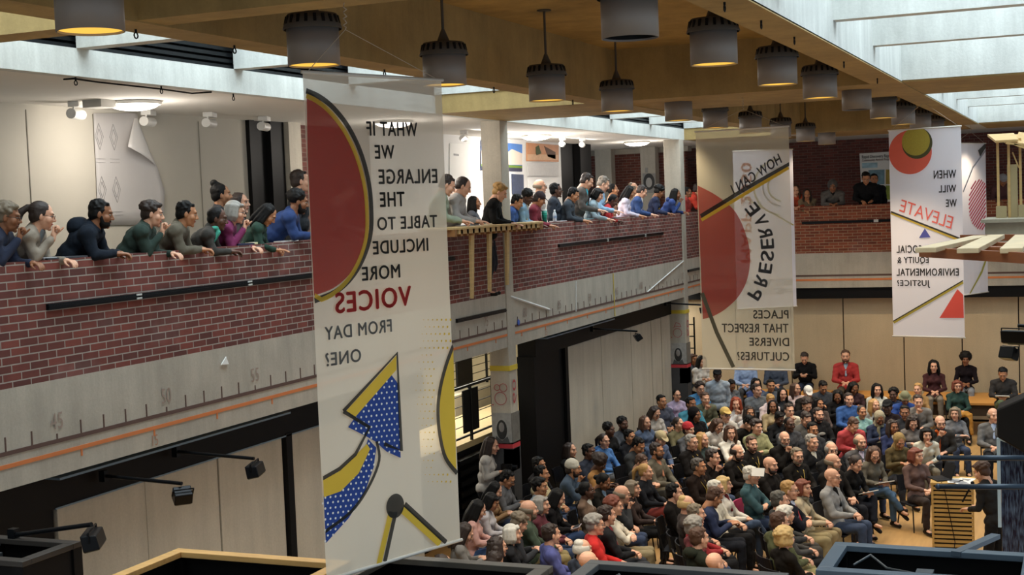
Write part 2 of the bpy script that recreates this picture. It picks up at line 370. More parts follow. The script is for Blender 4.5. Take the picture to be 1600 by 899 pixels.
for k in range(0, 14): wall_text(str(45+5*k), 9.06+k*1.4925, 3.47, .14, NUM, rul)
for k in range(0, 5): wall_text(str(15+5*k), 10.35+k*5, 3.10, .1, mat('#a8806a', .8, 0), orr)
struct('trim_24', G().box((YF and -8, YF-.006, 3.30), (3, YF, 3.34)), BRN); struct('trim_25', G().box((-8, YF-.006, 3.20), (3, YF, 3.245)), ORG)
# slots and rails
def rail(y0, y1, z, lab, clips=()):
    o = G().box((-8.0, y0, z-.026), (-7.97, y1, z+.026)).box((-7.965, y0, z-.008), (-7.96, y1, z+.008)).build('wall_rail', M_BLKM, label=lab, cat='rail')
    for c in clips: G().box((-7.99, c-.035, z-.024), (-7.96, c+.035, z+.024)).build('clip', mat('#c9ccc8'), o)
rail(9.02, 17.0, 4.50, 'black steel channel bolted along the brick parapet left of the large banner', (10.2, 12.0))
rail(21.05, 27.08, 4.50, 'black steel channel on the brick parapet below the standing students', (23.5, 25.8))
o = G().box((-6.0, YF-.03, 4.5), (-3.2, YF, 4.56)).build('wall_rail', M_BLKM, label='black steel channel on the far brick parapet', cat='rail')
G().box((-4.4, YF-.035, 4.5), (-4.3, YF-.0, 4.56)).build('clip', mat('#c9ccc8'), o)
rail(17.0, 18.72, 3.64, 'black air slot in the slab edge right of the large banner'); rail(28.87, 29.9, 3.62, 'short black slot in the slab edge by the far corner')
# masking tape marks and blue dot
def px(pts, w, m, X=-7.99): return G().tube([at(x, y, X=X) for x, y in pts], w, seg=6)
px([(798, 464), (858, 484)], .02, 0).build('tape_strip', mat('#d8d8d4'), label='white tape strip slanting down the slab right of the large banner', cat='tape')
px([(1012, 456), (1068, 408)], .012, 0).build('tape_strip', mat('#d8d8d4'), label='white tape strip slanting up to the far column base', cat='tape')
px([(900, 440), (900, 487)], .008, 0).build('tape_strip', mat('#d8d8d4'), label='short vertical white tape strip on the middle of the slab', cat='tape')
px([(958, 428), (961, 494)], .009, 0).build('tape_strip', mat('#cdb85a'), label='yellow tape strip hanging vertically on the slab', cat='tape')
p = at(810, 504, X=-7.99); G().cyl(p, p+Vector((.006, 0, 0)), .045).build('sticker', mat('#3f5fb8'), label='round blue sticker on the brown ruler line', cat='sticker')
p = at(350, 566, X=-7.99); G().prism([p+Vector((0, -.06, -.02)), p+Vector((0, .07, -.03)), p+Vector((0, .03, .05))], (.01, 0, 0)).build('paper_scrap', mat('#e8e8e4'), label='torn white paper scrap stuck on the concrete slab', cat='paper')
# ---- ceiling fixtures of the gallery
def round_lamp(x, y, lab, e):
    P = at(x, y, Z=6.45); P.x = max(P.x, -9.9); t = empty('ceiling_lamp', (P.x, P.y, 6.46), label=lab, cat='lamp', group='round white ceiling lamps of the left gallery')
    G().lathe([(.27, 0), (.29, -.02), (.27, -.04)]).build('rim', mat('#e8e6e0'), t, True)
    G().ell((0, 0, -.03), (.26, .26, .07)).build('diffuser', mat('#fff6ea', .5, 0, emit=9), t, True)
    l = bpy.data.lights.new('lamp_light', 'POINT'); l.energy = e; l.color = (1, .93, .84); l.shadow_soft_size = .25
    o = bpy.data.objects.new('lamp_light', l); COL.objects.link(o); o.location = (0, 0, -.35); o.parent = t
round_lamp(210, 160, 'round glowing ceiling lamp above the curling drawing sheet', 26)
round_lamp(615, 190, 'round glowing ceiling lamp seen through the large banner', 40)
round_lamp(838, 212, 'round glowing ceiling lamp right of the tan column', 60)
round_lamp(995, 222, 'round glowing ceiling lamp farthest along the left gallery', 30)
for y in (22.0, 25.5): area('picture_wall_lamp', (-9.4, y, 6.4), .3, 2.6, 40, (1, .97, .93), (0, R(-40), 0))
def track(x, y, lab):
    P = at(x, y, Z=6.42); P.x = max(P.x, -10.1); t = empty('track_spotlight', (P.x, P.y, 6.46), R(20), label=lab, cat='lamp', group='small white spotlights under the left gallery ceiling')
    m = mat('#d8d6d0', .5, .03)
    G().box((-.06, -.11, -.06), (.06, .11, 0)).build('mounting_box', m, t, bevel=.008)
    G().cyl((-.02, -.13, -.13), (.0, .13, -.13), .055).cyl((0, -.1, -.13), (0, -.1, -.05), .012).build('lamp_head', m, t)
for x, y, l in ((120, 165, 'first white spotlight from the left under the gallery ceiling'), (232, 178, 'white spotlight just right of the near round lamp'), (328, 181, 'white spotlight above the plain grey wall panel'), (413, 187, 'white spotlight above the black doorway'), (725, 208, 'white spotlight between the large banner and the tan column'), (879, 218, 'left one of two white spotlights beside the far doorway'), (910, 219, 'right one of two white spotlights beside the far doorway')): track(x, y, l)
P = at(155, 158, Z=6.45); G().box((P.x-.12, P.y-.12, 6.38), (P.x+.12, P.y+.12, 6.46)).build('ceiling_box', mat('#b8b5ae'), label='small square grey box on the gallery ceiling by the near lamp', cat='box')
G().tube([at(x, y, Z=6.44) for x, y in ((100, 124), (115, 123), (150, 128), (250, 139), (300, 146), (330, 144))], .008).build('cable', M_BLK, label='thin black cable running along the gallery ceiling edge', cat='cable')
# hooks under beams
HK = [(197, 45, 'L'), (361, 69, 'L'), (597, 107, 'L'), (765, 135, 'L'), (889, 155, 'L'), (1119, 2, 'R'), (1185, 30, 'R'), (1237, 56, 'R'), (1313, 95, 'R'), (1369, 121, 'R'), (115, 121, 'G'), (248, 135, 'G'), (357, 147, 'G')]
for i, (x, y, s_) in enumerate(HK):
    P = at(x, y, Z=6.45); P.x = {'L': -5.72, 'R': -2.12, 'G': -8.07}[s_]
    nm = {'L': 'left long beam', 'R': 'right long beam', 'G': 'left gallery ceiling edge'}[s_]
    G().cyl((P.x, P.y, 6.45), (P.x, P.y, 6.42), .008).tube([(P.x, P.y+.02*math.cos(a), 6.40+.02*math.sin(a)) for a in [k*math.pi/4 for k in range(9)]], .005, seg=5).build('ceiling_hook', M_BLK, label='small black hook under the '+nm+', number '+['one', 'two', 'three', 'four', 'five'][[q[2] for q in HK[:i]].count(s_)]+' from the near end', cat='hook', group='small black hooks under the beams')
# ---- pendant lamps
M_GALV = mat('#8d8680', .55, .08, 5, metal=.25); M_GDK = mat('#4a4238', .7, .1)
def pendant(x, y, ztop, lab, on=True, energy=290):
    t = empty('pendant_lamp', (x, y, 6.21), label=lab, cat='lamp', group='grey drum pendant lamps in the ceiling bays')
    G().lathe([(.175, .0), (.18, .0), (.18, .27), (.172, .27), (.172, .0)]).build('drum_shade', M_GALV, t, True)
    G().lathe([(.17, .012), (.17, .25), (.02, .262)]).build('reflector', mat('#c9a548' if on else '#0d0c0b', .5, .03, emit=.9 if on else 0), t, True)  # lamp light on the inner wall put in as emission; unlit drums painted black
    if ztop > 6.7:
        G().lathe([(.20, .245), (.205, .25), (.17, .35), (.05, .365), (0.0, .365)]).build('vented_cap', M_GDK, t, True)
        g = G()
        for k in range(20):
            a = k*math.pi/10; c, s = math.cos(a), math.sin(a); g.bar((.19*c, .19*s, .28), (.178*c, .178*s, .335), .022, .012)
        g.build('vent_slots', M_BLK, t)
        G().cyl((0, 0, .36), (0, 0, .46), .055, .015).cyl((0, 0, .44), (0, 0, ztop-6.21), .012).lathe([(0, ztop-6.225), (.07, ztop-6.22), (.07, ztop-6.21)]).build('stem', M_GDK, t)
    if on:
        l = bpy.data.lights.new('pendant_light', 'SPOT'); l.energy = energy; l.color = (1, .80, .55); l.spot_size = R(96); l.spot_blend = .8; l.shadow_soft_size = .07
        o = bpy.data.objects.new('pendant_light', l); COL.objects.link(o); o.location = (0, 0, .03); o.parent = t
YL = [5.99, 8.3, 10.4, 12.75, 14.95, 17.5, 19.9, 22.2, 24.6, 26.95, 29.3]
ordn = ['nearest', 'second', 'third', 'fourth', 'fifth', 'sixth', 'seventh', 'eighth', 'ninth', 'tenth', 'eleventh']
for i, y in enumerate(YL):
    zt = 7.1
    if 16.6 < y < 19.2 or y > 28.9: zt = 6.46
    pendant(-4.9-(.0 if i < 6 else .12), y, zt, ordn[i]+' grey drum pendant of the left row, counted from the camera', True, (60, 90, 130, 240)[min(i, 3)])
    if i > 0: pendant(-2.62, y, zt, ordn[i-1]+' grey drum pendant of the right row, counted from the camera', i not in (1, 5), (60, 90, 130, 240)[min(i, 3)])
# ================================================================ BANNERS
def scrim(name, h, tr):
    m = bpy.data.materials.new(name); m.use_nodes = True; N = m.node_tree.nodes; L = m.node_tree.links
    b = N['Principled BSDF']; b.inputs['Base Color'].default_value = lin(h); b.inputs['Roughness'].default_value = .7
    t = N.new('ShaderNodeBsdfTransparent'); tl = N.new('ShaderNodeBsdfTranslucent'); tl.inputs[0].default_value = lin(h)
    a = N.new('ShaderNodeMixShader'); a.inputs[0].default_value = .4; L.new(b.outputs[0], a.inputs[1]); L.new(tl.outputs[0], a.inputs[2])
    c = N.new('ShaderNodeMixShader'); c.inputs[0].default_value = tr; L.new(a.outputs[0], c.inputs[1]); L.new(t.outputs[0], c.inputs[2])
    L.new(c.outputs[0], N['Material Output'].inputs[0]); return m
def smooth(P, n=5):
    out = []
    for i in range(len(P)-1):
        a, b, c, d = P[max(i-1, 0)], P[i], P[i+1], P[min(i+2, len(P)-1)]
        for k in range(n):
            t = k/n; out.append(tuple(.5*(2*b[j]+(c[j]-a[j])*t+(2*a[j]-5*b[j]+4*c[j]-d[j])*t*t+(3*b[j]-a[j]-3*c[j]+d[j])*t**3) for j in (0, 1)))
    return out+[P[-1]]
class Banner:
    def __init__(s, p0, p1, z0, z1, m, tr, label, hook=None, wires=True):
        s.p0 = Vector((p0[0], p0[1], 0)); s.p1 = Vector((p1[0], p1[1], 0)); s.z0, s.z1 = z0, z1
        s.U = (s.p1-s.p0); s.w = s.U.length; s.U.normalize(); s.n = Vector((s.U.y, -s.U.x, 0))
        s.tr = tr
        if s.n.dot(-s.p0) < 0: s.n = -s.n
        mid = (s.p0+s.p1)/2
        s.root = empty('hanging_banner', (mid.x, mid.y, z0), label=label, cat='banner', group='printed scrim banners hanging from the beams')
        s.inv = Matrix.Translation(s.root.location).inverted()
        nu, nv = 24, 40; vs = []; fs = []
        rnd = random.Random(int(z1*100+p0[0]*10))
        for j in range(nv+1):
            for i in range(nu+1):
                u = i/nu; v = j/nv; e = (1-abs(2*u-1))
                wv = .0035*math.sin(u*19+v*3)+.0025*math.sin(u*41+1+v*5)
                q = s.p0+s.U*(s.w*u)-s.n*(.0035+abs(wv)); vs.append((q.x, q.y, z0+(z1-z0)*v))
        for j in range(nv):
            for i in range(nu): k = j*(nu+1)+i; fs.append((k, k+1, k+nu+2, k+nu+1))
        s.part(G().add(vs, fs), 'banner_fabric', m, True)
        for z in (z0, z1): s.part(G().cyl(s.pt(-.01, z), s.pt(s.w+.01, z), .011), 'hem_rod', mat('#cfcac0', .4, .05), True)
        if hook:
            hk = Vector(hook); a, b = s.pt(0.03, z1), s.pt(s.w-.03, z1); kn = Vector((hk.x, hk.y, z1+(hk.z-z1)*.62))
            G_ = G().tube([a, kn], .0025, seg=5).tube([b, kn], .0025, seg=5)
            n = 12; G_.tube([kn+(hk-kn)*(i/n)+Vector((.012*math.sin(i*2.2), .012*math.cos(i*2.2), 0))*(0 < i < n) for i in range(n+1)], .0035, seg=5)
            s.part(G_, 'hanging_wire', mat('#a89a86', .5, 0))
    def pt(s, u, z, off=0): q = s.p0+s.U*u+s.n*off; return Vector((q.x, q.y, z))
    def part(s, g, name, m, smooth=False):
        g.v = [tuple(s.inv@Vector(p)) for p in g.v]; return g.build(name, m, s.root, smooth)
    def hit(s, x, y, off=.004):
        v = Vector(ray(x, y)); c = Vector((0, 0, H)); p = s.p0+s.n*off
        t = (p-c).dot(s.n)/v.dot(s.n); return c+v*t
    def uv(s, x, y): q = s.hit(x, y); return (Vector((q.x, q.y, 0))-s.p0).dot(s.U), q.z
    def clampp(s, q, off):
        u = (Vector((q.x, q.y, 0))-s.p0).dot(s.U); return s.pt(min(max(u, 0), s.w), min(max(q.z, s.z0), s.z1), off)
    def poly(s, pts, m, off=.004, name='printed_shape'):
        P = [s.clampp(s.hit(x, y), off) for x, y in pts]; g = G()
        bm = bmesh.new(); vs = [bm.verts.new(p) for p in P]; f = bm.faces.new(vs); bmesh.ops.triangulate(bm, faces=[f])
        bm.verts.index_update(); g.add([v.co.copy() for v in bm.verts], [tuple(v.index for v in q.verts) for q in bm.faces]); bm.free()
        return s.part(g, name, m)
    def disc(s, cx, cy, rx, m, off=.004, r0=0, name='printed_shape', sides=48):
        u0, z0 = s.uv(cx, cy); u1, _ = s.uv(cx+rx, cy); r = abs(u1-u0); g = G(); vs = []; fs = []
        for i in range(sides+1):
            a = 2*math.pi*i/sides
            for rr in (r, r0*r): vs.append(s.pt(min(max(u0+rr*math.cos(a), 0), s.w), min(max(z0+rr*math.sin(a), s.z0), s.z1), off))
        for i in range(sides): fs.append((2*i, 2*i+2, 2*i+3, 2*i+1))
        return s.part(g.add(vs, fs), name, m)
    def line(s, pts, wpx, m, off=.005, name='printed_line', taper=1):
        uvs = [s.uv(*p) for p in pts]; a = s.uv(pts[0][0]+wpx, pts[0][1]); w = abs(a[0]-uvs[0][0])/2; g = G(); n = len(uvs); vs = []
        for i, (u, z) in enumerate(uvs):
            a, b = uvs[max(i-1, 0)], uvs[min(i+1, n-1)]; dx, dz = b[0]-a[0], b[1]-a[1]; l = math.hypot(dx, dz) or 1
            for k in (-1, 1): vs.append(s.pt(min(max(u-k*dz/l*w, 0), s.w), min(max(z+k*dx/l*w, s.z0), s.z1), off))
        return s.part(g.add(vs, [(2*i, 2*i+2, 2*i+3, 2*i+1) for i in range(n-1)]), name, m)
    def text(s, lines, m, bold=.02, name='lettering', off=.006):
        # mirrored line of text filling the box given by two opposite corners on the photo
        for t, a, b in lines:
            g = G(); vs, fs, _ = text_mesh(t, bold); ul, za = s.uv(*a); ur, zb = s.uv(*b); zt, zl = max(za, zb), min(za, zb)
            g.add([s.pt(ur-(ur-ul)*u, zl+(zt-zl)*v, off) for u, v in vs], fs); s.part(g, name, m)
    def textq(s, t, p_bl, p_br, p_tl, m, bold=.02, off=.006):   # free orientation: text origin, end of baseline, top of first letter
        vs, fs, _ = text_mesh(t, bold); o, x, y = [Vector(s.uv(*p)) for p in (p_bl, p_br, p_tl)]
        return s.part(G().add([s.pt(*(o+(x-o)*u+(y-o)*v), off) for u, v in vs], fs), 'lettering', m)
CREAM, WHITE = '#dcd6c6', '#e6e4ea'
B1 = Banner((-4.255, 7.075), (-3.875, 8.175), 2.985, 6.03, scrim('cream_scrim', '#efe5d2', .24), .3, 'largest cream scrim banner in front, with mirrored text and blue dotted arrow', (-4.1, 7.33, 6.45))
K, GR, RD, YL_, BL = mat('#37342f', .8, .05), mat('#6f6c66', .8, .05), mat('#a5281c', .8, .08), mat('#dbb436', .8, .05), mat('#1f3f8a', .8, .05)
RED2, KS, YS = scrim('red_print', '#a51c12', .16), scrim('black_print', '#2c2b28', .08), scrim('yellow_print', '#dbb436', .08)
def arc(cx, cy, rx, ry, a0, a1, n=24): return [(cx+rx*math.cos(R(a0+(a1-a0)*i/n)), cy-ry*math.sin(R(a0+(a1-a0)*i/n))) for i in range(n+1)]
A0 = [(478, 152), (497, 160), (518, 179), (538, 208), (556, 245), (567, 285), (572, 325), (572, 365), (562, 400), (545, 430), (520, 451), (491, 462)]
A0 = smooth([(479, 143), (497, 153)]+A0[2:])
B1.poly(A0+[(486, 400), (481, 250)], RED2)
mid = [(478, 142), (500, 152), (522, 170), (545, 200), (564, 240), (576, 285), (580, 325), (579, 365), (568, 402), (549, 434), (523, 457), (491, 470)]
mid = smooth(mid)
B1.line(mid, 7, KS, .005); B1.line([(x-7, y+5) for x, y in mid[2:-3]]+[(491, 462)], 6, YS, .006)
# mirrored lettering
B1.text([('WHAT IF', (572, 190), (652, 213)), ('WE', (585, 227), (616, 248)), ('THE', (593, 301), (632, 322)), ('INCLUDE', (583, 398), (668, 372)), ('MORE', (566, 439), (624, 413))], K, .028)
B1.text([('ENLARGE', (591, 265), (683, 286)), ('TABLE TO', (590, 360), (682, 336))], mat('#55524c', .8, .05), .028)
B1.text([('VOICES', (525, 490), (641, 447))], mat('#b3322c', .8, .05), .035)
B1.text([('FROM DAY', (508, 532), (611, 499)), ('ONE?', (509, 573), (563, 545))], mat('#7b7a76', .8, .05), .028)
# blue dotted arrow
head = [(612, 574), (622, 717), (610, 712), (584, 700), (589, 686), (567, 680), (543, 668), (555, 655)]
B1.poly([(607, 580), (622, 600), (626, 716), (604, 706), (586, 690), (572, 682), (544, 668), (553, 655)], BL)
shaft = [(575, 686), (588, 700), (584, 730), (570, 770), (545, 810), (525, 832), (506, 850), (503, 776), (530, 762), (555, 735), (570, 705)]
B1.poly(shaft, BL)
dots = G(); 
def inside(x, y, P):
    c = False
    for i in range(len(P)):
        (a, b), (d, e) = P[i], P[i-1]
        if (b > y) != (e > y) and x < (d-a)*(y-b)/(e-b)+a: c = not c
    return c
HD = [(607, 580), (622, 600), (626, 716), (604, 706), (586, 690), (572, 682), (544, 668), (553, 655)]
for j in range(34):
    for i in range(18):
        x = 500+i*8+(j % 2)*4; y = 575+j*8.5-(x-500)*.12
        if inside(x, y, HD) or inside(x, y, shaft):
            c = Vector(B1.uv(x, y)); r = .0075; n = len(dots.v)
            dots.add([B1.pt(c.x+r*math.cos(k*math.pi/4), c.y+r*math.sin(k*math.pi/4), .006) for k in range(8)], [tuple(range(8))])
B1.part(dots, 'printed_dots', mat('#e8e6df', .8, 0))
B1.poly([(619, 556), (619, 578), (552, 655), (540, 643)], YL_, .0066)
B1.poly([(573, 694), (578, 702), (560, 740), (532, 768), (503, 778), (502, 750), (528, 738), (553, 715)], YL_, .0066)
B1.line([(536, 643), (620, 552), (627, 705), (600, 694)], 5, KS, .007); B1.line([(536, 643), (577, 668), (555, 710), (530, 733), (503, 748)], 5, KS, .007)
B1.line(smooth([(588, 690), (592, 720), (575, 762), (548, 800), (506, 832)]), 4, KS, .007)
# yellow lens at the right edge
B1.poly(smooth([(709, 545), (700, 570), (690, 605), (687, 640), (690, 680), (698, 715), (713, 735)]), YL_, .004)
B1.line(smooth([(708, 540), (697, 570), (688, 605), (684, 640), (687, 680), (696, 716), (714, 740)]), 5, KS, .006)
yd = G()
for j in range(24):
    for i in range(9):
        x = 650+i*7+(j % 2)*3.5+abs(j-10)*1.2; y = 500+j*11; 
        if x > 706 or (x > 680 and 545 < y < 740): continue
        c = Vector(B1.uv(x, y)); r = .0035+.001*i; yd.add([B1.pt(c.x+r*math.cos(k*math.pi/3), c.y+r*math.sin(k*math.pi/3), .004) for k in range(6)], [tuple(range(6))])
B1.part(yd, 'printed_dots', YL_)
B1.line([(611, 800), (592, 882)], 8, YL_, .005); B1.line([(618, 800), (601, 878)], 6, KS, .006)
B1.line([(628, 795), (688, 850)], 10, YL_, .005); B1.line([(632, 788), (697, 848)], 6, KS, .006)
B1.disc(617, 791, 14, KS, .007)
# middle banner
B2 = Banner((-4.61, 17.23), (-3.41, 17.18), 2.99, 6.04, scrim('cream_scrim_thin', '#d9d3bd', .42), .4, 'cream banner in the middle with a red half circle and the word preserve', (-4.0, 17.3, 6.45))
R2 = scrim('red_print_thin', '#9c1f18', .2)
B2.poly(smooth([(1090, 290), (1120, 306), (1148, 330), (1165, 365), (1172, 400), (1168, 435), (1155, 462), (1135, 482), (1115, 494), (1098, 499)]), R2)
B2.line([(1096, 344), (1232, 262)], 5, YL_, .006); B2.line([(1095, 338), (1160, 298), (1236, 256)], 6, KS, .007)
B2.line([(1097, 458), (1120, 520), (1146, 574)], 6, mat('#4c4838', .8, .05), .006)
DK2 = mat('#56544e', .8, .05)
B2.text([('PLACES', (1177, 485), (1232, 498)), ('THAT RESPECT', (1128, 506), (1232, 520)), ('DIVERSE', (1171, 528), (1233, 541)), ('CULTURES?', (1152, 550), (1233, 564))], DK2, .022)
B2.textq('HOW CAN I', (1222, 254), (1147, 304), (1216, 240), mat('#4b4d52', .8, .05))
cs = [('P', 1180, 459, 32), ('R', 1190, 439, 20), ('E', 1196, 419, 8), ('S', 1199, 400, 2), ('E', 1199, 381, -4), ('R', 1196, 363, -14), ('V', 1189, 345, -26), ('E', 1176, 327, -38)]
for ch, x, y, an in cs:
    a = R(an); ux, uy = math.sin(a), -math.cos(a); vx, vy = math.cos(a), math.sin(a)
    o = (x-ux*7-vx*10, y-uy*7-vy*10); B2.textq(ch, o, (o[0]+ux*14, o[1]+uy*14), (o[0]+vx*20, o[1]+vy*20), mat('#55575a', .8, .05), .03)
B2b = Banner((-6.27, 26.13), (-5.23, 26.69), 3.02, 6.06, scrim('white_scrim', '#d8d4dc', .08), .1, 'white banner hanging behind the cream middle banner, turned slightly', (-5.75, 26.45, 6.67))
B2b.textq('MAPP 2050', (1158, 410), (1158, 255), (1174, 410), mat('#c46a66', .8, .05), .02)
for r_ in (44, 30, 22): B2b.line(arc(1222, 292, r_, r_, 95, 265), 2.5, mat('#a09a72' if r_ != 30 else '#8a8a90', .8, .05), .005)
B2b.line([(1147, 300), (1240, 352)], 2, mat('#a89a50', .8, .05), .005)
B2b.text([('HOW TO CREATE STEAM BY', (1156, 438), (1238, 446)), ('A MULTICULTURAL', (1160, 452), (1238, 458))], mat('#b0aeb0', .8, .05), .01)
# white banner with triangles
B3 = Banner((-2.70, 21.06), (-1.66, 20.82), 3.02, 6.08, scrim('white_scrim_b', '#e9e6ee', .06), .1, 'white banner with red circle, blue triangle and red triangle on the right', (-2.18, 20.95, 6.69))
CO, OL = mat('#df6552', .8, .08), mat('#a89a3c', .8, .25, 90)
B3.disc(1422, 238, 34, CO, .004); B3.disc(1433, 224, 24, mat('#4a4a2a', .8, 0), .005); B3.disc(1431, 221, 22, OL, .006)
B3.line([(1392, 333), (1500, 376)], 3.5, mat('#b9a040', .8, .05), .005); B3.line([(1392, 331), (1500, 373)], 2.5, K, .006)
B3.line([(1396, 504), (1505, 441)], 4.5, mat('#a79a3c', .8, .05), .005); B3.line([(1396, 502), (1505, 438.5)], 1.6, K, .006)
B3.poly([(1436, 372), (1454, 371), (1445, 357)], mat('#4a4f9c', .8, .05), .005)
B3.poly([(1468, 497), (1506, 497), (1505, 461), (1496, 452)], mat('#d9534a', .8, .05), .005)
K3 = mat('#3c3a3a', .8, .05)
B3.text([('WHEN', (1459, 267), (1494, 278)), ('WILL', (1467, 290), (1494, 300)), ('WE', (1478, 312), (1495, 323)), ('SOCIAL', (1401, 384), (1440, 395)), ('EQUITY &', (1402, 402), (1451, 413)), ('ENVIRONMENTAL', (1401, 420), (1498, 431)), ('JUSTICE?', (1402, 438), (1453, 450))], K3, .028)
B3.textq('ELEVATE', (1486, 358), (1405, 330), (1490, 339), mat('#d9645c', .8, .05), .0)
B3b = Banner((-2.43, 28.77), (-1.90, 29.85), 3.03, 6.08, scrim('white_scrim_c', '#e2dfe6', .06), .1, 'white banner with a striped red circle, half hidden behind another banner', (-2.15, 29.3, 6.46))
ST = mat('#b5485a', .8, .05)
for k in range(16):
    c = -36+k*5; P = []
    for t in range(-50, 51, 2):
        x, y = 1531+t*.5+c*.5, 320-t*.8+c*.5
        if (x-1531)**2/18**2+(y-320)**2/40**2 < 1 and 1504 < x < 1541: P.append((x, y))
    if len(P) > 1: B3b.line([P[0], P[-1]], 1.6, ST, .005)
B3b.line([(1515, 462), (1534, 425), (1541, 405)], 2.5, mat('#9a8f3c', .8, .05), .005); B3b.line([(1530, 240), (1541, 226)], 6, K, .005)
B3b.line([(1505, 300), (1520, 262), (1540, 235)], 1.5, mat('#8a8890', .8, .05), .005)
# ================================================================ FOREGROUND TOWERS
def tower(name, x0, x1, y0, y1, z, rim, lab, w=.09, rz=0, m_side=M_BLK, fit=True):
    cx, cy = (x0+x1)/2, (y0+y1)/2; t = empty(name, (cx, cy, 0), rz, lab, 'display tower'); a, b = (x1-x0)/2, (y1-y0)/2
    g = G()
    for q in (((-a, -b), (a, -b+w)), ((-a, b-w), (a, b)), ((-a, -b+w), (-a+w, b-w)), ((a-w, -b+w), (a, b-w))):
        g.box((q[0][0], q[0][1], z-.04), (q[1][0], q[1][1], z))
    g.build('top_frame', rim, t, bevel=.004)
    g = G()
    for sx in (-1, 1):
        for sy in (-1, 1): g.box((sx*a-(w if sx > 0 else 0)*1-0, sy*b-(w if sy > 0 else 0), 0), (sx*a+(w if sx < 0 else 0), sy*b+(w if sy < 0 else 0), z-.04))
    g.build('corner_post', m_side, t)
    G().box((-a+.02, -b+.015, 0), (a-.02, -b+.03, z-.04)).box((-a+.02, b-.03, 0), (a-.02, b-.015, z-.04)).box((-a+.015, -b+.03, 0), (-a+.03, b-.03, z-.04)).box((a-.03, -b+.03, 0), (a-.015, b-.03, z-.04)).box((-a+.03, -b+.03, z-.55), (a-.03, b-.03, z-.5)).build('side_panel', m_side, t)
    if fit:
        G().box((-.05, -b+w, z-.10), (.05, -b+w+.09, z-.0)).tube([(0, -b+w+.05, z-.03), (-a*.4, .0, z-.06), (-a*.6, b*.5, z-.03), (-a*.75, b*.3, z-.08)], .008).build('clamp_fitting', mat('#4c545a', .4, .05, metal=.5), t)
    return t
M_RIM = mat('#4e5c68', .45, .08); M_RIMD = mat('#35312d', .5, .08)
tower('display_tower', -7.5, -6.72, 7.2, 7.80, 2.9, M_RIMD, 'black framed display tower top at the lower left corner')
tower('display_tower', -5.88, -4.5, 7.0, 7.80, 2.9, wood('#c79f62'), 'wooden rimmed display tower top, left of the large banner bottom', fit=False)
tower('display_tower', -4.38, -3.16, 7.1, 8.02, 2.9, mat('#4f4a42', .5, .08), 'dark rimmed display tower top right of the large banner bottom', fit=False)
tower('display_tower', -2.98, -1.70, 7.45, 8.22, 2.9, mat('#4f5050', .5, .08), 'dark grey rimmed display tower top below the red sweater man', fit=True)
tower('display_tower', -1.56, -.3, 8.33, 9.05, 2.9, M_RIM, 'blue grey rimmed display tower top at the lower right corner', rz=R(0))
# spot arms
def arm_lamp(base, tip, lab, dz=0, tilt=0, small=False, ang=0):
    base, tip = Vector(base), Vector(tip); t = empty('arm_spotlight', base, 0, lab, 'lamp', 'black arm mounted spotlights'); v = tip-base
    G().cyl((0, 0, 0), v, .017).box((-.03, -.03, -.05), (.03, .03, .05)).build('support_arm', M_BLKM, t)
    M = Matrix.Translation(v+Vector((0, 0, -.10)))@Matrix.Rotation(R(ang), 4, 'Z')@Matrix.Rotation(R(tilt), 4, 'Y')
    L_ = .10 if small else .17
    g = G()
    for sgn in (-1, 1): g.bar(M@Vector((0, sgn*(L_-.01), 0)), M@Vector((0, sgn*(L_-.01), .07)), .012)
    g.bar(M@Vector((0, -L_+.01, .07)), M@Vector((0, L_-.01, .07)), .01); g.build('yoke', M_BLKM, t)
    pr = [(-.06, 0, .05), (.05, 0, .05), (.075, 0, -.05), (-.04, 0, -.07)]
    G().prism([M@(Vector(p)+Vector((0, -L_+.02, 0))) for p in pr], M.to_3x3()@Vector((0, 2*L_-.04, 0))).build('lamp_housing', M_BLKM, t, bevel=.008)
    G().prism([M@(Vector(p)+Vector((0, -L_+.035, 0))) for p in ((-.035, 0, -.072), (.07, 0, -.052), (.07, 0, -.056), (-.035, 0, -.076))], M.to_3x3()@Vector((0, 2*L_-.07, 0))).build('lens', mat('#6f6a4a', .3, .05), t)
P = at(275, 706, X=-8.2); Q = at(397, 718, X=-7.4); Q = at(397, 717, X=-7.35); arm_lamp(P, Q, 'black spotlight on an arm nearest the black post on the left', ang=20)
P = at(162, 744, X=-8.2); Q = at(284, 756, X=-7.35); arm_lamp(P, Q, 'small drooping black spotlight on an arm over the left panels', tilt=40, small=True, ang=-40)
P = Vector((-7.3, 7.75, 2.92)); Q = at(143, 820, X=-6.55); arm_lamp(P, Q, 'black spotlight on an arm above the lower left display tower', ang=30)
P = at(925, 514, X=-8.2); Q = at(996, 518, X=-7.35); arm_lamp(P, Q, 'black spotlight on an arm over the panels right of the black doorway', tilt=-20, small=True, ang=30)
P = at(1040, 474, X=-8.2); Q = at(1098, 477, X=-7.4); arm_lamp(P, Q, 'black spotlight on an arm by the far corner column', small=True)
P = at(1650, 513, Y=14); Q = at(1590, 509, Y=14); arm_lamp(P, Q, 'upper black spotlight at the right edge over the audience', ang=70)
P = at(1650, 538, Y=14); Q = at(1576, 536, Y=14.4); arm_lamp(P, Q, 'lower small black spotlight at the right edge over the audience', small=True, ang=60, tilt=30)
G().box((-.06, 14, 2.9), (.06, 14.5, 4.5)).build('lamp_post', M_BLKM, label='black post at the right edge carrying two spotlights', cat='post')
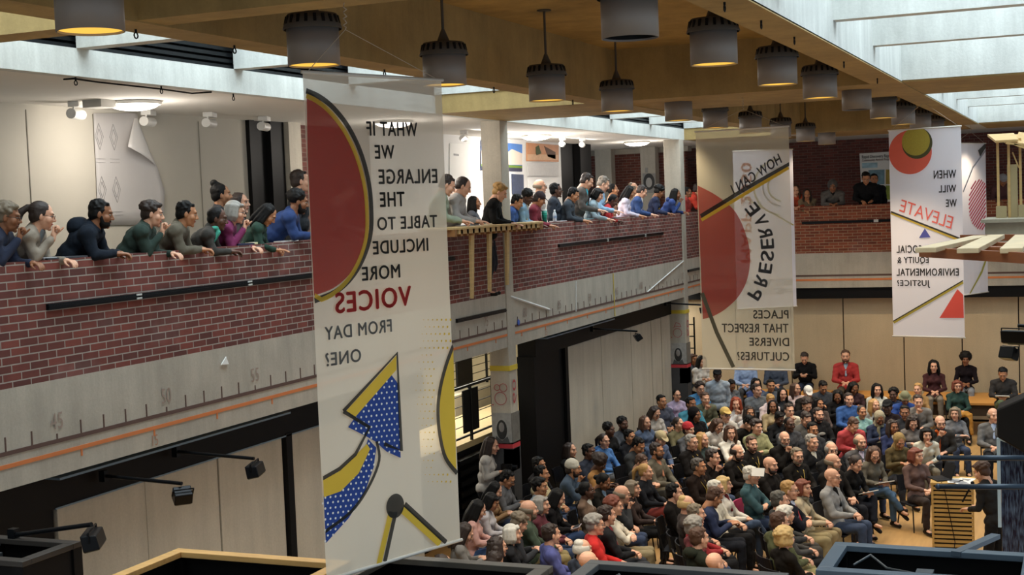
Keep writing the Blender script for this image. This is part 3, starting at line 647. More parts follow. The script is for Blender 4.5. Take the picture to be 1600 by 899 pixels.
# pipes and screen on the right
def pipe(p, q, r, lab): G().cyl(p, q, r).ell(p, r*1.15).build('metal_pipe', mat('#2c3a48', .35, .05, metal=.3), label=lab, cat='pipe', smooth=True)
pipe(at(1468, 716, Y=9.3), at(1640, 716, Y=9.3), .018, 'upper dark blue steel pipe crossing in front of the speaker')
pipe(at(1466, 761, Y=9.1), at(1640, 761, Y=9.1), .018, 'lower dark blue steel pipe crossing in front of the speaker')
G().cyl((-.35, 9.2, 2.9), (-.35, 9.2, 4.0), .02).build('pipe_stand', M_BLKM, label='black stand holding the two steel pipes at the right edge', cat='stand')
P = at(1493, 866, Y=8.95); Q = at(1556, 838, Y=9.6); G().bar(P, Q, .06, .03).build('metal_bar', mat('#45525e', .4, .08), label='slanted blue grey bar rising over the lower right display tower', cat='bar')
YS_ = 15.5
t = empty('projection_screen', at(1562, 899, Y=YS_), 0, 'tall upright screen of streaked blue glass with pale blue frame at the right edge', 'screen')
def rel(t, g): g.v = [tuple(Vector(p)-t.location) for p in g.v]; return g
a, b = at(1560, 685, Y=YS_), at(1563, 824, Y=YS_)
x1 = .3
rel(t, G().box((a.x-.018, YS_-.02, b.z), (a.x+.018, YS_+.02, a.z)).bar(a, (x1, YS_, at(1640, 740, Y=YS_).z), .035)).build('frame', mat('#a9c4d6', .4, .05), t)
gm = bpy.data.materials.new('streaked_glass'); gm.use_nodes = True; N = gm.node_tree.nodes; Lk = gm.node_tree.links; bb = N['Principled BSDF']
tc = N.new('ShaderNodeTexCoord'); mp = N.new('ShaderNodeMapping'); mp.inputs['Scale'].default_value = (40, 1, 5); no = N.new('ShaderNodeTexNoise'); no.inputs['Scale'].default_value = 1.5; no.inputs['Detail'].default_value = 5
cr = N.new('ShaderNodeValToRGB'); cr.color_ramp.elements[0].color = lin('#0c1230'); cr.color_ramp.elements[0].position = .42; cr.color_ramp.elements[1].color = lin('#5d7694'); cr.color_ramp.elements[1].position = .75
Lk.new(tc.outputs['Object'], mp.inputs[0]); Lk.new(mp.outputs[0], no.inputs[0]); Lk.new(no.outputs[0], cr.inputs[0]); Lk.new(cr.outputs[0], bb.inputs['Base Color']); bb.inputs['Roughness'].default_value = .25
rel(t, G().prism([(a.x+.02, YS_, .1), (x1, YS_, .1), (x1, YS_, at(1640, 735, Y=YS_).z), (a.x+.02, YS_, a.z)], (0, .012, 0))).build('glass_sheet', gm, t)
rel(t, G().box((a.x-.05, YS_-.25, 0), (a.x+.05, YS_+.25, .1)).box((x1-.1, YS_-.25, 0), (x1, YS_+.25, .1)).box((a.x-.018, YS_-.02, .1), (a.x+.018, YS_+.02, b.z))).build('foot', M_BLKM, t)
Yb = 15.0
c1, c2, c3, c4 = at(1557, 640, Y=Yb), at(1650, 600, Y=Yb), at(1650, 738, Y=Yb), at(1558, 684, Y=Yb)
G().prism([c1, c2, c3, c4], (0, .45, 0)).build('projector_hood', mat('#141414', .6, .1), bevel=.02, label='black slanted hood box above the streaked glass screen', cat='box')
# equipment on floor right
t = empty('black_speaker_box', (at(1545, 845, Z=0).x, 17.0, 0), R(10), 'small black loudspeaker box on the floor behind the lectern', 'loudspeaker')
G().box((-.17, -.15, 0), (.17, .15, .5)).build('cabinet', M_BLK, t, bevel=.02); G().cyl((0, -.152, .2), (0, -.165, .2), .12).cyl((0, -.152, .4), (0, -.165, .4), .05).build('driver', mat('#262626', .4), t)
# ================================================================ LECTERN
t = empty('lectern', (-1.82, 20.3, 0), R(4), 'slatted pale wooden lectern covered with papers and a laptop', 'lectern')
WD = wood('#c9a25c')
G().box((-.30, -.24, 1.0), (.30, .24, 1.035)).build('top', WD, t, bevel=.004)
for k in range(15): G().box((-.28, -.225, .05+k*.063), (.28, -.205, .088+k*.063)).box((.26, -.205, .05+k*.063), (.28, .2, .088+k*.063)).build('slat', WD, t)
G().box((-.25, -.19, .02), (.25, .2, 1.0)).build('core', mat('#3a2c18', .8), t); G().box((-.29, -.235, 0), (-.26, .22, 1.0)).box((.265, -.235, 0), (.285, -.2, 1.0)).build('side_panel', WD, t)
t = empty('laptop', (-2.0, 20.3, 1.037), R(-60), 'open black laptop on the left side of the slatted lectern', 'laptop')
G().box((-.16, -.11, 0), (.16, .11, .018)).build('keyboard_base', mat('#222326', .4), t, bevel=.004)
G().obox(Matrix.Translation((0, .14, .11))@Matrix.Rotation(R(-20), 4, 'X'), .32, .01, .22).build('screen_lid', mat('#16181b', .4), t)
for x, y, r_, l in ((-1.78, 20.22, 10, 'white printed sheet on the lectern beside the laptop'), (-1.65, 20.3, -12, 'white printed sheet under the speaker hand on the lectern'), (-1.68, 20.12, 30, 'folded white sheet at the front edge of the lectern')):
    o = G().box((-.11, -.15, 0), (.11, .15, .003)).box((-.08, -.1, .003), (.06, .08, .0035), 1).build('paper_sheet', [mat('#e6e4de', .8, .02), mat('#8d8f94', .8, .05)], label=l, cat='paper'); o.location = (x, y, 1.036+.002*(r_ > 0)); o.rotation_euler.z = R(r_)
G().tube([(-1.95, 20.06, 1.04), (-1.9, 20.04, .9), (-1.85, 20.04, .6), (-1.78, 20.03, .2), (-1.8, 19.9, .012)], .006).build('cable', M_BLK, label='thin black cable hanging down the front of the slatted lectern', cat='cable')
# ================================================================ TABLES ON PARAPETS
def slat_table(y0, y1, xi, xo, z, legs, lab, flip=1):
    t = empty('slatted_table', (xi, (y0+y1)/2, z), 0, lab, 'table'); L_ = (y1-y0)/2; d = xo-xi; W1 = wood('#c4a670', (2, 2, 14))
    P = [(-.15*flip, -L_), (d*.8, -L_), (d, -L_+.25), (d, L_*.55), (-.15*flip, L_)]
    G().prism([(x, y, 0) for x, y in P], (0, 0, .03)).build('tabletop', W1, t, bevel=.003)
    n = int((y1-y0)/.19)
    for k in range(n):
        y = -L_+.1+k*.19; e = d if y < L_*.55 else d*max(.12, 1-(y-L_*.55)/(L_*.45))
        G().box((min(.0, e-.02), y-.03, -.09), (max(.0, e-.02), y+.03, 0)).build('cross_batten', wood('#94683a', (2, 2, 14)), t)
    G().box((d-.06 if d > 0 else d+.02, -L_+.2, -.06), (d-.02 if d > 0 else d+.06, L_*.5, 0)).build('edge_rail', W1, t)
    for y, l in legs:
        y -= (y0+y1)/2
        G().prism([(d-.05, y-.055, -.06), (d-.05, y+.055, -.06), (d-.08, y+.025, -l), (d-.08, y-.025, -l)], (-.04, 0, 0)).build('hanging_leg', W1, t, bevel=.003)
    return t
ly = [at(x, 380, X=-7.75).y for x in (731, 759, 787)]
slat_table(at(700, 345, X=-7.7).y, 20.4, -8.0, -7.62, 4.90, list(zip(ly, (.95, .9, .85))), 'pale slatted timber table clamped over the brick parapet with three hanging legs')
t = empty('timber_lattice_table', (-.5, 7.4, 4.86), 0, 'timber lattice table cantilevered from the right gallery at the right edge', 'table')
WL, WDK = wood('#cdb48c', (3, 3, 12)), wood('#8a4e2a', (3, 3, 12))
def zz(x, y, z=4.885): return at(x, y, Z=z)
rel_ = lambda g: (setattr(g, 'v', [tuple(Vector(p)-t.location) for p in g.v]), g)[1]
rel_(G().bar(zz(1440, 394, 4.87), zz(1632, 405, 4.87), .03, .05)).build('edge_rail', WDK, t)
rel_(G().bar(zz(1502, 372, 4.87), zz(1640, 371, 4.87), .03, .04)).build('back_rail', WDK, t)
for p, q in (((1446, 391), (1534, 371)), ((1512, 392), (1556, 370)), ((1580, 392), (1600, 370))): rel_(G().bar(zz(*p, 4.9), zz(*q, 4.9), .10, .025)).build('diagonal_board', WL, t, bevel=.003)
for p, q in (((1478, 382), (1640, 384)), ((1460, 388), (1640, 392))): rel_(G().bar(zz(*p, 4.875), zz(*q, 4.875), .07, .03)).build('cross_board', WDK, t)
# plywood model
MY = 13.2
def mx(x, y): return at(x, y, Y=MY)
PW, PL = wood('#c9a468', (3, 3, 10)), mat('#a89770', .8, .12)
t = empty('plywood_pavilion', (-.55, MY, 4.91), 0, 'plywood pavilion model with thin posts and tilted roof sheets at the right edge', 'model')
for x in (1559, 1576, 1594): p, q = mx(x+1.5, 330), mx(x-.5, 216); rel(t, G().bar((p.x, MY, 4.91), (q.x, MY, q.z), .022)).build('post', PW, t)
rel(t, G().box((mx(1574, 300).x, MY+.0, 4.91), (mx(1590, 300).x, MY+.04, mx(1580, 257).z))).build('wall_board', PL, t)
rel(t, G().box((mx(1556, 300).x, MY-.03, 4.91), (mx(1573, 300).x, MY-.01, mx(1560, 322).z)).box((mx(1591, 300).x, MY-.03, 4.91), (mx(1615, 300).x, MY-.01, mx(1595, 320).z))).build('low_board', PL, t)
for a_, b_, c_, d_ in (((1540, 212), (1582, 210), (1592, 222), (1557, 224)), ((1556, 212), (1600, 212), (1640, 232), (1573, 226)), ((1590, 208), (1640, 216), (1640, 246), (1586, 228))):
    rel(t, G().prism([mx(*a_)+Vector((0, .25, 0)), mx(*b_)+Vector((0, .25, 0)), mx(*c_)-Vector((0, .15, 0)), mx(*d_)-Vector((0, .15, 0))], (0, 0, .02))).build('roof_sheet', PW, t)
rel(t, G().bar(mx(1582, 238), mx(1592, 262), .012)).build('brace', PW, t)
# ================================================================ PICTURES ON GALLERY WALLS
def sheet(pts, X, m, lab, cat='poster', name='pinned_poster', th=.012, extra=()):
    P = [at(x, y, X=X) for x, y in pts]; o = G().prism(P, (-th, 0, 0)).build(name, m, label=lab, cat=cat)
    for q, mm, nm in extra: G().prism([at(x, y, X=X+.004) for x, y in q], (-.003, 0, 0)).build(nm, mm, o)
    return o
SK, CL, GN = mat('#4a7ec8', .6, .1), mat('#e2d3c4', .7, .1), mat('#6c8a34', .8, .2)
sheet([(752, 219), (816, 226), (816, 268), (752, 266)], -10.18, SK, 'blue sky city poster on the white wall behind the tan column', extra=(([(752, 235), (775, 230), (790, 240), (800, 233), (816, 240), (816, 258), (752, 256)], CL, 'printed_buildings'), ([(752, 256), (816, 259), (816, 263), (752, 260)], GN, 'printed_trees'), ([(752, 260), (816, 263), (816, 268), (752, 266)], mat('#3c3c52', .8, .1), 'printed_road')))
sheet([(800, 272), (818, 273), (819, 305), (801, 304)], -10.18, mat('#3c4660', .6, .5, 25), 'dark blue photo print below the city poster on the white wall')
sheet([(823, 223), (873, 227), (873, 253), (823, 252)], -10.18, mat('#c98a5c', .6, .3, 8), 'orange toned building photo pinned on the white wall', extra=(([(850, 228), (868, 238), (868, 249), (856, 245)], mat('#5b3a26', .7, .1), 'printed_roof'), ([(837, 230), (842, 227), (846, 240), (838, 243)], mat('#3f4a22', .7, .1), 'printed_tree'), ([(824, 241), (872, 242), (872, 250), (824, 250)], mat('#d8b08c', .7, .2, 20), 'printed_facade')))
sheet([(825, 255), (873, 255), (873, 276), (825, 275)], -10.18, mat('#d6d4d2', .7, .12, 20), 'grey landscape strip print below the orange building photo')
for x0, x1, l in ((703, 740, 'large white drawing sheet left of the tan column'), (826, 872, 'white drawing sheet below the grey landscape print')):
    sheet([(x0, 224 if x0 < 800 else 278), (x1, 226 if x0 < 800 else 279), (x1, 330), (x0, 330)], -10.185, mat('#f2f1ee', .8, .02), l, 'drawing', 'drawing_sheet', extra=(([(x0+6, 240 if x0 < 800 else 300), (x0+14, 241 if x0 < 800 else 301), (x0+14, 244 if x0 < 800 else 303), (x0+6, 243 if x0 < 800 else 302)], mat('#a8a8a8'), 'printed_lines'),))
# curling sheet
t = empty('curling_drawing_sheet', (-10.27, at(200, 240, X=-10.27).y, 5.3), 0, 'tall white architectural drawing sheet curling off the grey wall', 'drawing')
def wx(x, y, X=-10.275): return at(x, y, X=X)-t.location
ya_ = at(146, 250, X=-10.27).y
rows = [(177, 146, 212), (205, 147, 221), (230, 148, 231), (262, 150, 246), (300, 151, 257), (330, 152, 256), (352, 153, 250)]
g = G(); vs = []; fs = []; nu = 14
for (y, a_, b_) in rows:
    for i in range(nu+1):
        u = i/nu; vs.append(wx(a_+(b_-a_)*u, y, -10.285+.06*max(0, u-.6)**2*6))
for j in range(len(rows)-1):
    for i in range(nu): k = j*(nu+1)+i; fs.append((k, k+1, k+nu+2, k+nu+1))
o = g.add(vs, fs).build('sheet', mat('#c6c2c0', .8, .03), t, True); so = o.modifiers.new('s', 'SOLIDIFY'); so.thickness = .002
A_, B_, C_ = wx(211, 178, -10.27), wx(243, 258, -10.2), wx(200, 229, -10.1); vs = []; fs = []; n_ = 8
for i in range(n_+1):
    for j in range(n_+1):
        u, v = i/n_, j/n_; p = A_.lerp(B_, v).lerp(A_.lerp(C_, v), u); p.x += .03*math.sin(math.pi*u); vs.append(p)
for i in range(n_):
    for j in range(n_): k = i*(n_+1)+j; fs.append((k, k+1, k+n_+2, k+n_+1))
o = G().add(vs, fs).build('folded_corner', mat('#d6d3d0', .8, .02), t, True); so = o.modifiers.new('s', 'SOLIDIFY'); so.thickness = .002
g = G(); rnd = random.Random(3)
LNM = mat('#a5a2a2', .8, 0)
def ln(y0, z0, y1, z1): g.bar((-10.276-t.location.x+.0, y0-t.location.y, z0-t.location.z), (-10.276-t.location.x, y1-t.location.y, z1-t.location.z), .004)
for cy_ in (ya_+.13, ya_+.38):
    for cz in (6.15, 5.55): 
        for s_ in (.10, .06): ln(cy_-s_*.7, cz, cy_, cz+s_*1.5); ln(cy_, cz+s_*1.5, cy_+s_*.7, cz); ln(cy_+s_*.7, cz, cy_, cz-s_*1.5); ln(cy_, cz-s_*1.5, cy_-s_*.7, cz)
    for cz in (5.9, 5.86, 5.3, 5.26): ln(cy_-.08, cz, cy_+.08, cz)
g.build('drawn_lines', LNM, t)
# far gallery poster
YP = 34.28
def fp(x, y, d=0): return at(x, y, Y=YP-d)
o = G().prism([fp(1343, 240), (-2.6, YP, fp(1400, 236).z), (-2.6, YP, fp(1400, 314).z), fp(1347, 317)], (0, -.015, 0)).build('exhibition_poster', mat('#dcdad4', .7, .03), label='white project poster with photos on the dark brick behind the man in black', cat='poster')
for q, c in ((((1347, 255), (1371, 254), (1371, 262), (1347, 263)), '#9fc0cc'), (((1357, 266), (1382, 265), (1382, 288), (1357, 289)), '#6f8f9c'), (((1384, 265), (1391, 265), (1391, 288), (1384, 288)), '#a08a3c'), (((1357, 291), (1382, 290), (1382, 312), (1357, 313)), '#6a6a58'), (((1384, 290), (1391, 290), (1391, 312), (1384, 312)), '#8a9a3c')):
    G().prism([fp(x, y, .02) for x, y in q], (0, .004, 0)).build('printed_photo', mat(c, .7, .5, 9), o)
def line_text(t_, a, b, m, parent, Y):
    vs, fs, _ = text_mesh(t_, .01); G().add([(a.x+(b.x-a.x)*u, Y, b.z+(a.z-b.z)*v) for u, v in vs], fs).build('lettering', m, parent)
line_text('Rapid Discovery Report', fp(1347, 243), fp(1396, 247), mat('#3c3c44'), o, YP-.022)
line_text('Community Action Project', fp(1347, 249), fp(1394, 251.5), mat('#a56a60'), o, YP-.022)
# portraits on posts of the corner gallery
for (x0, x1, y0, y1, l) in ((1004, 1024, 271, 302, 'grey portrait print on the far gallery post'), (1008, 1012, 262, 270, 'small grey note above the portrait print')):
    P = [at(*q, Y=31.88) for q in ((x0, y0), (x1, y0), (x1, y1), (x0, y1))]
    o = G().prism(P, (0, .01, 0)).build('portrait_print', mat('#8d8c88', .7, .1), label=l, cat='poster')
    if x1-x0 > 10: c = at(1014, 284, Y=31.87); G().ell(c, (.14, .006, .2)).build('printed_hair', mat('#3a3a3a', .8, .1), o); G().ell(c+Vector((0, -.004, -.02)), (.08, .006, .12)).build('printed_face', mat('#a8a6a2', .8, .05), o)
# ---- column graphics
def colwrap(yf, x0, lab, num):
    zq = lambda y: at(792, y, Y=18.78).z
    t = empty('column_graphic_wrap', (-8.15, yf, 0), 0, lab, 'poster'); X0, X1 = x0, -7.98
    def fr(z0, z1, m, nm, a=0, b=1): 
        w = X1-X0; return rel(t, G().box((X0+w*a, yf-.012, z0), (X0+w*b, yf-.004, z1))).build(nm, m, t)
    def sd(z0, z1, m, nm, d=.29): return rel(t, G().box((X1+.000, yf-.012, z0), (X1+.008, yf+d, z1))).build(nm, m, t)
    Y_ = mat('#cdb63a', .7, .05)
    fr(zq(580), zq(572), Y_, 'yellow_band'); sd(zq(580), zq(572), Y_, 'yellow_band')
    gp = mat('#9c9a96', .7, .35, 12)
    fr(zq(694), zq(646), gp, 'portrait_photo'); sd(zq(694), zq(646), mat('#6b6963', .7, .5, 14), 'portrait_photo')
    rd = mat('#b8323a', .7, .05); fr(zq(701), zq(692), rd, 'red_band'); sd(zq(701), zq(692), rd, 'red_band')
    fr(.05, zq(701), mat('#3a3a3c', .7, .1), 'dark_band'); sd(.05, zq(701), mat('#3a3a3c', .7, .1), 'dark_band')
    fr(zq(736), zq(702), mat('#8d8078', .7, .6, 16), 'photo_collage', .55, 1); sd(zq(736), zq(702), mat('#8d7f78', .7, .6, 15), 'photo_collage', .25)
    cx = (X0+X1)/2
    rel(t, G().ell((cx, yf-.014, zq(672)), (.085, .006, .15))).build('portrait_hair', mat('#2b2a29', .8, .05), t); rel(t, G().ell((cx, yf-.018, zq(668)), (.045, .014, .075))).build('portrait_face', mat('#85807c', .8, .05), t)
    rel(t, G().prism([(cx-.13, yf-.016, zq(693)), (cx+.13, yf-.016, zq(693)), (cx+.09, yf-.016, zq(682)), (cx, yf-.016, zq(689)), (cx-.09, yf-.016, zq(682))], (0, -.003, 0))).build('portrait_shawl', mat('#4a4a4a', .8, .5, 50), t)
    RR = mat('#a8424a', .7, .05)
    def ring(c, r, nm='numeral'):
        rel(t, G().tube([(c[0]+r*math.cos(k*math.pi/12), yf-.014, c[1]+r*math.sin(k*math.pi/12)) for k in range(25)], .005, seg=5)).build(nm, RR, t)
    ring((cx, zq(623)), .095)
    if num == '08': ring((cx-.052, zq(606)), .045); ring((cx+.05, zq(606)), .060)
    else: rel(t, G().tube([(cx-.08, yf-.014, zq(612)), (cx-.03, yf-.014, zq(600)), (cx+.05, yf-.014, zq(602)), (cx+.08, yf-.014, zq(609)), (cx-.06, yf-.014, zq(608))], .005, seg=5)).build('numeral', RR, t)
    rel(t, G().cyl((cx-.13, yf-.014, zq(633)), (cx-.13, yf-.018, zq(633)), .012)).build('apostrophe', RR, t)
    vs, fs, _ = text_mesh('60', 0); rel(t, G().add([(X1+.012, yf+.06+v*.13, zq(632)+(u)*.36) for u, v in vs], fs)).build('numeral', RR, t)
colwrap(18.78, -8.3, 'year 08 graphic wrap with grey portrait and red band around the near column', '08')
colwrap(28.54, -8.35, 'year 02 graphic wrap with blue figure and red band on the far column', '02')
# ---- stair hall contents
def balustrade(X, y0, y1, z, h, lab, gaps):
    t = empty('balustrade', (X, (y0+y1)/2, z), 0, lab, 'railing'); L_ = (y1-y0)/2
    G().box((-.02, -L_, h-.04), (.02, L_, h)).box((-.015, -L_, .08), (.015, L_, .11)).build('handrail', M_BLKM, t)
    n = int((y1-y0)/.9)+1
    for k in range(n): G().box((-.02, -L_+k*.9-.02, 0), (.02, -L_+k*.9+.02, h)).build('post', M_BLKM, t)
    for a, b in gaps: G().box((-.01, a-(y0+y1)/2, .15), (.01, b-(y0+y1)/2, h-.08)).build('infill_panel', mat('#1c1c1c', .7, .1), t)
    for k in range(1, 5): G().box((-.006, -L_, .1+k*h*.18), (.006, L_, .112+k*h*.18)).build('rail_bar', M_BLKM, t)
struct('trim_26', G().box((-13.2, 16, 1.32), (-9.3, 19.0, 1.45)).box((-10.6, 19, 1.3), (-9.28, 26.4, 1.4)).box((-13.2, 19, .4), (-10.6, 26.4, .5)), mat('#c6b184', .7, .1))
struct('trim_27', G().box((-9.5, 16.5, 0), (-9.25, 19.0, 1.32)).box((-9.5, 19, 0), (-9.3, 26.4, 1.3)), M_BLK)
balustrade(-9.3, 19.3, 21.5, 1.4, .92, 'black stair balustrade with solid infill behind the camera operator', ((19.9, 20.5), (21.05, 21.45)))
balustrade(-11.3, 23.6, 25.7, 1.62, .85, 'black barred balustrade farther back in the bright stair hall', ())
t = empty('stair_flight', (-9.1, 20.5, 0), 0, 'dark slatted stair side under the stair hall railing', 'stairs')
for k in range(7): G().box((-.12, -1.2, .12+k*.17), (.0, 1.1, .2+k*.17)).build('side_slat', M_BLKM, t)
struct('trim_30', G().box((-11.5, 23.4, .5), (-11.1, 26.0, 1.62)), M_CREAM)
G().box((-11.25, 23.8, 1.75), (-11.2, 24.5, 2.45)).build('hall_monitor', M_BLK, bevel=.01, label='square black panel on the far railing beside the banner edge', cat='panel')
t = empty('ladder_rack', (-8.6, 30.2, .6), 0, 'black ladder rack standing in the corner beyond the far column', 'rack')
for dx in (0, .35): G().box((dx-.015, -.02, 0), (dx+.015, .02, 1.9)).build('upright', M_BLKM, t)
for k in range(7): G().box((0, -.01, .1+k*.27), (.35, .01, .125+k*.27)).build('rung', M_BLKM, t)
struct('trim_28', G().box((-9.0, 30.0, 0), (-8.0, 30.4, .6)), M_CREAM)
# ---- bench tables at the far wall
def bench(x0, x1, y0, y1, z, lab):
    t = empty('long_wooden_table', ((x0+x1)/2, (y0+y1)/2, 0), 0, lab, 'table'); a, b = (x1-x0)/2, (y1-y0)/2
    G().box((-a, -b, z-.05), (a, b, z)).build('tabletop', wood('#c98e45'), t, bevel=.005); G().box((-a+.08, -b+.05, z-.28), (a-.08, -b+.07, z-.05)).build('apron', mat('#3c2c1c'), t)
    for sx in (-1, 1):
        for sy in (-1, 1): G().box((sx*(a-.08)-.03, sy*(b-.08)-.03, 0), (sx*(a-.08)+.03, sy*(b-.08)+.03, z-.05)).build('leg', mat('#241a12'), t)
bench(at(1150, 612, Z=.72).x, at(1300, 612, Z=.72).x, 30.2, 31.35, .72, 'long wooden table under the seated man in the black shirt')
bench(at(1304, 612, Z=.72).x, at(1440, 612, Z=.72).x, 30.5, 31.38, .72, 'long wooden table under the man in the red sweater')
bench(at(1445, 612, Z=.72).x, at(1640, 612, Z=.72).x, 29.8, 31.35, .72, 'long wooden table under the two women at the right')
# ================================================================ PEOPLE
M_SKIN_SLOTS = 5   # 0 skin, 1 lips, 2 eye white, 3 dark iris, 4 brows
def head_g(female):
    g = G(); w = .95 if female else 1.0
    g.ell((0, -.015, .035), (.075*w, .095, .083)); g.ell((0, .018, -.02), (.064*w, .073, .085)); g.ell((0, .03, -.068), ((.046 if female else .052)*w, .052, .042))
    g.ell((0, .072, -.096), (.020, .018, .018)); g.cap((0, .084, .018), .008, (0, .106, -.02), .0125)
    for s in (-1, 1):
        g.ell((s*.012, .096, -.026), .0085); g.ell((s*.036, .052, -.022), (.03, .03, .032)); g.ell((s*.073*w, -.008, -.006), (.011, .018, .031), Matrix.Rotation(s*.25, 3, 'Z'))
    g.cap((-.034, .074, .034), .014, (.034, .074, .034), .014); g.ell((0, .066, -.055), (.028, .026, .024))
    g.cap((0, -.022, -.06), .052*w, (0, -.035, -.15), .055*w)
    me = remesh(g, .0062, 2)
    g = G(); mesh_to_g(me, g, m=0)
    for s in (-1, 1):
        g.ell((s*.031, .0745, .009), (.0125, .0118, .0062), m=2, nu=10, nv=7); g.ell((s*.031, .0842, .009), (.0062, .004, .0058), m=3, nu=8, nv=6)
        g.cap((s*.016, .089, .030), .0045, (s*.046, .080, .031), .0032, m=4, seg=6)
    g.cap((-.020, .0865, -.0555), .0055, (0, .0915, -.054), .006, m=1, seg=6); g.cap((.020, .0865, -.0555), .0055, (0, .0915, -.054), .006, m=1, seg=6)
    return g.mesh('head', True)
def hand_g(curl, flat=False):
    # right hand, wrist at origin, fingers along +Y, palm -Z, thumb towards -X
    g = G(); g.cap((0, -.03, 0), .024, (0, .02, 0), .026)
    for i, (x, l, r) in enumerate(((-.030, .92, .0095), (-.010, 1.0, .0098), (.010, .94, .0092), (.029, .76, .0083))):
        b = Vector((x, .083, .002)); g.cap((x*.7, .01, 0), .014, b, .0115, seg=10)
        a = 0; p = b; ln_ = (.040*l, .027*l, .021*l); c = [R(curl*q) for q in (.55, .8, .5)]
        for k in range(3):
            a += c[k]; d = Vector((x*.25, math.cos(a), -math.sin(a))); d.normalize(); q = p+d*ln_[k]; g.cap(p, r*(1-.08*k), q, r*(.93-.08*k), seg=8); p = q
    t0 = Vector((-.022, .022, -.004)); t1 = t0+Vector((-.028, .030, -.012)); t2 = t1+Vector((-.008, .030, -.006-.01*curl/60)); t3 = t2+Vector((.004, .024, -.006-.008*curl/60))
    g.cap(t0, .015, t1, .0125, seg=8); g.cap(t1, .0115, t2, .010, seg=8); g.cap(t2, .0098, t3, .008, seg=8)
    return remesh(g, .0048, 1)
HEADS = [head_g(False), head_g(True)]
HANDS = {'relax': hand_g(38), 'curl': hand_g(78), 'flat': hand_g(12), 'fist': hand_g(118)}
# ---- hair prototypes in head space
def scalp(g, lift=0, back=1):
    g.ell((0, -.027, .045+lift), (.079, .094, .082)); g.ell((0, -.055, -.008), (.067, .056, .066))
    for s in (-1, 1): g.ell((s*.060, -.030, .008), (.020, .040, .050)); g.ell((s*.063, .004, .030), (.013, .018, .034))
    return g
def tufts(g, n, r, seed, spread=1.0, zmin=.0):
    rnd = random.Random(seed)
    while n:
        a = rnd.uniform(0, 2*math.pi); b = rnd.uniform(0, 1); z = 1-b*1.15; s = math.sqrt(max(0, 1-z*z)); p = Vector((.080*s*math.cos(a), -.027+.092*s*math.sin(a), .047+.080*z))
        if p.y > .02 and p.z < .085: continue
        if p.z < zmin-.03: continue
        g.ell(p*spread, (r*rnd.uniform(.8, 1.3), r*rnd.uniform(.8, 1.5), r*rnd.uniform(.6, 1.0)), nu=8, nv=6); n -= 1
    return g
def curtain(g, zend, r=.028, wide=.085, back=.10, seed=0):
    for s in (-1, 1):
        for y, k in ((.012, 1), (-.02, 1.02), (-.055, .95)):
            g.cap((s*.066, y*.8-.01, .06), r, (s*wide*k, y, zend*.5), r*.95); g.cap((s*wide*k, y, zend*.5), r*.95, (s*wide*k*.9, y-.005, zend), r*.6)
    for x in (-.05, -.02, .02, .05):
        g.cap((x, -.085, .05), .032, (x*1.1, -back, zend*.5), .034); g.cap((x*1.1, -back, zend*.5), .034, (x, -back-.005, zend*1.08), .018)
    return g
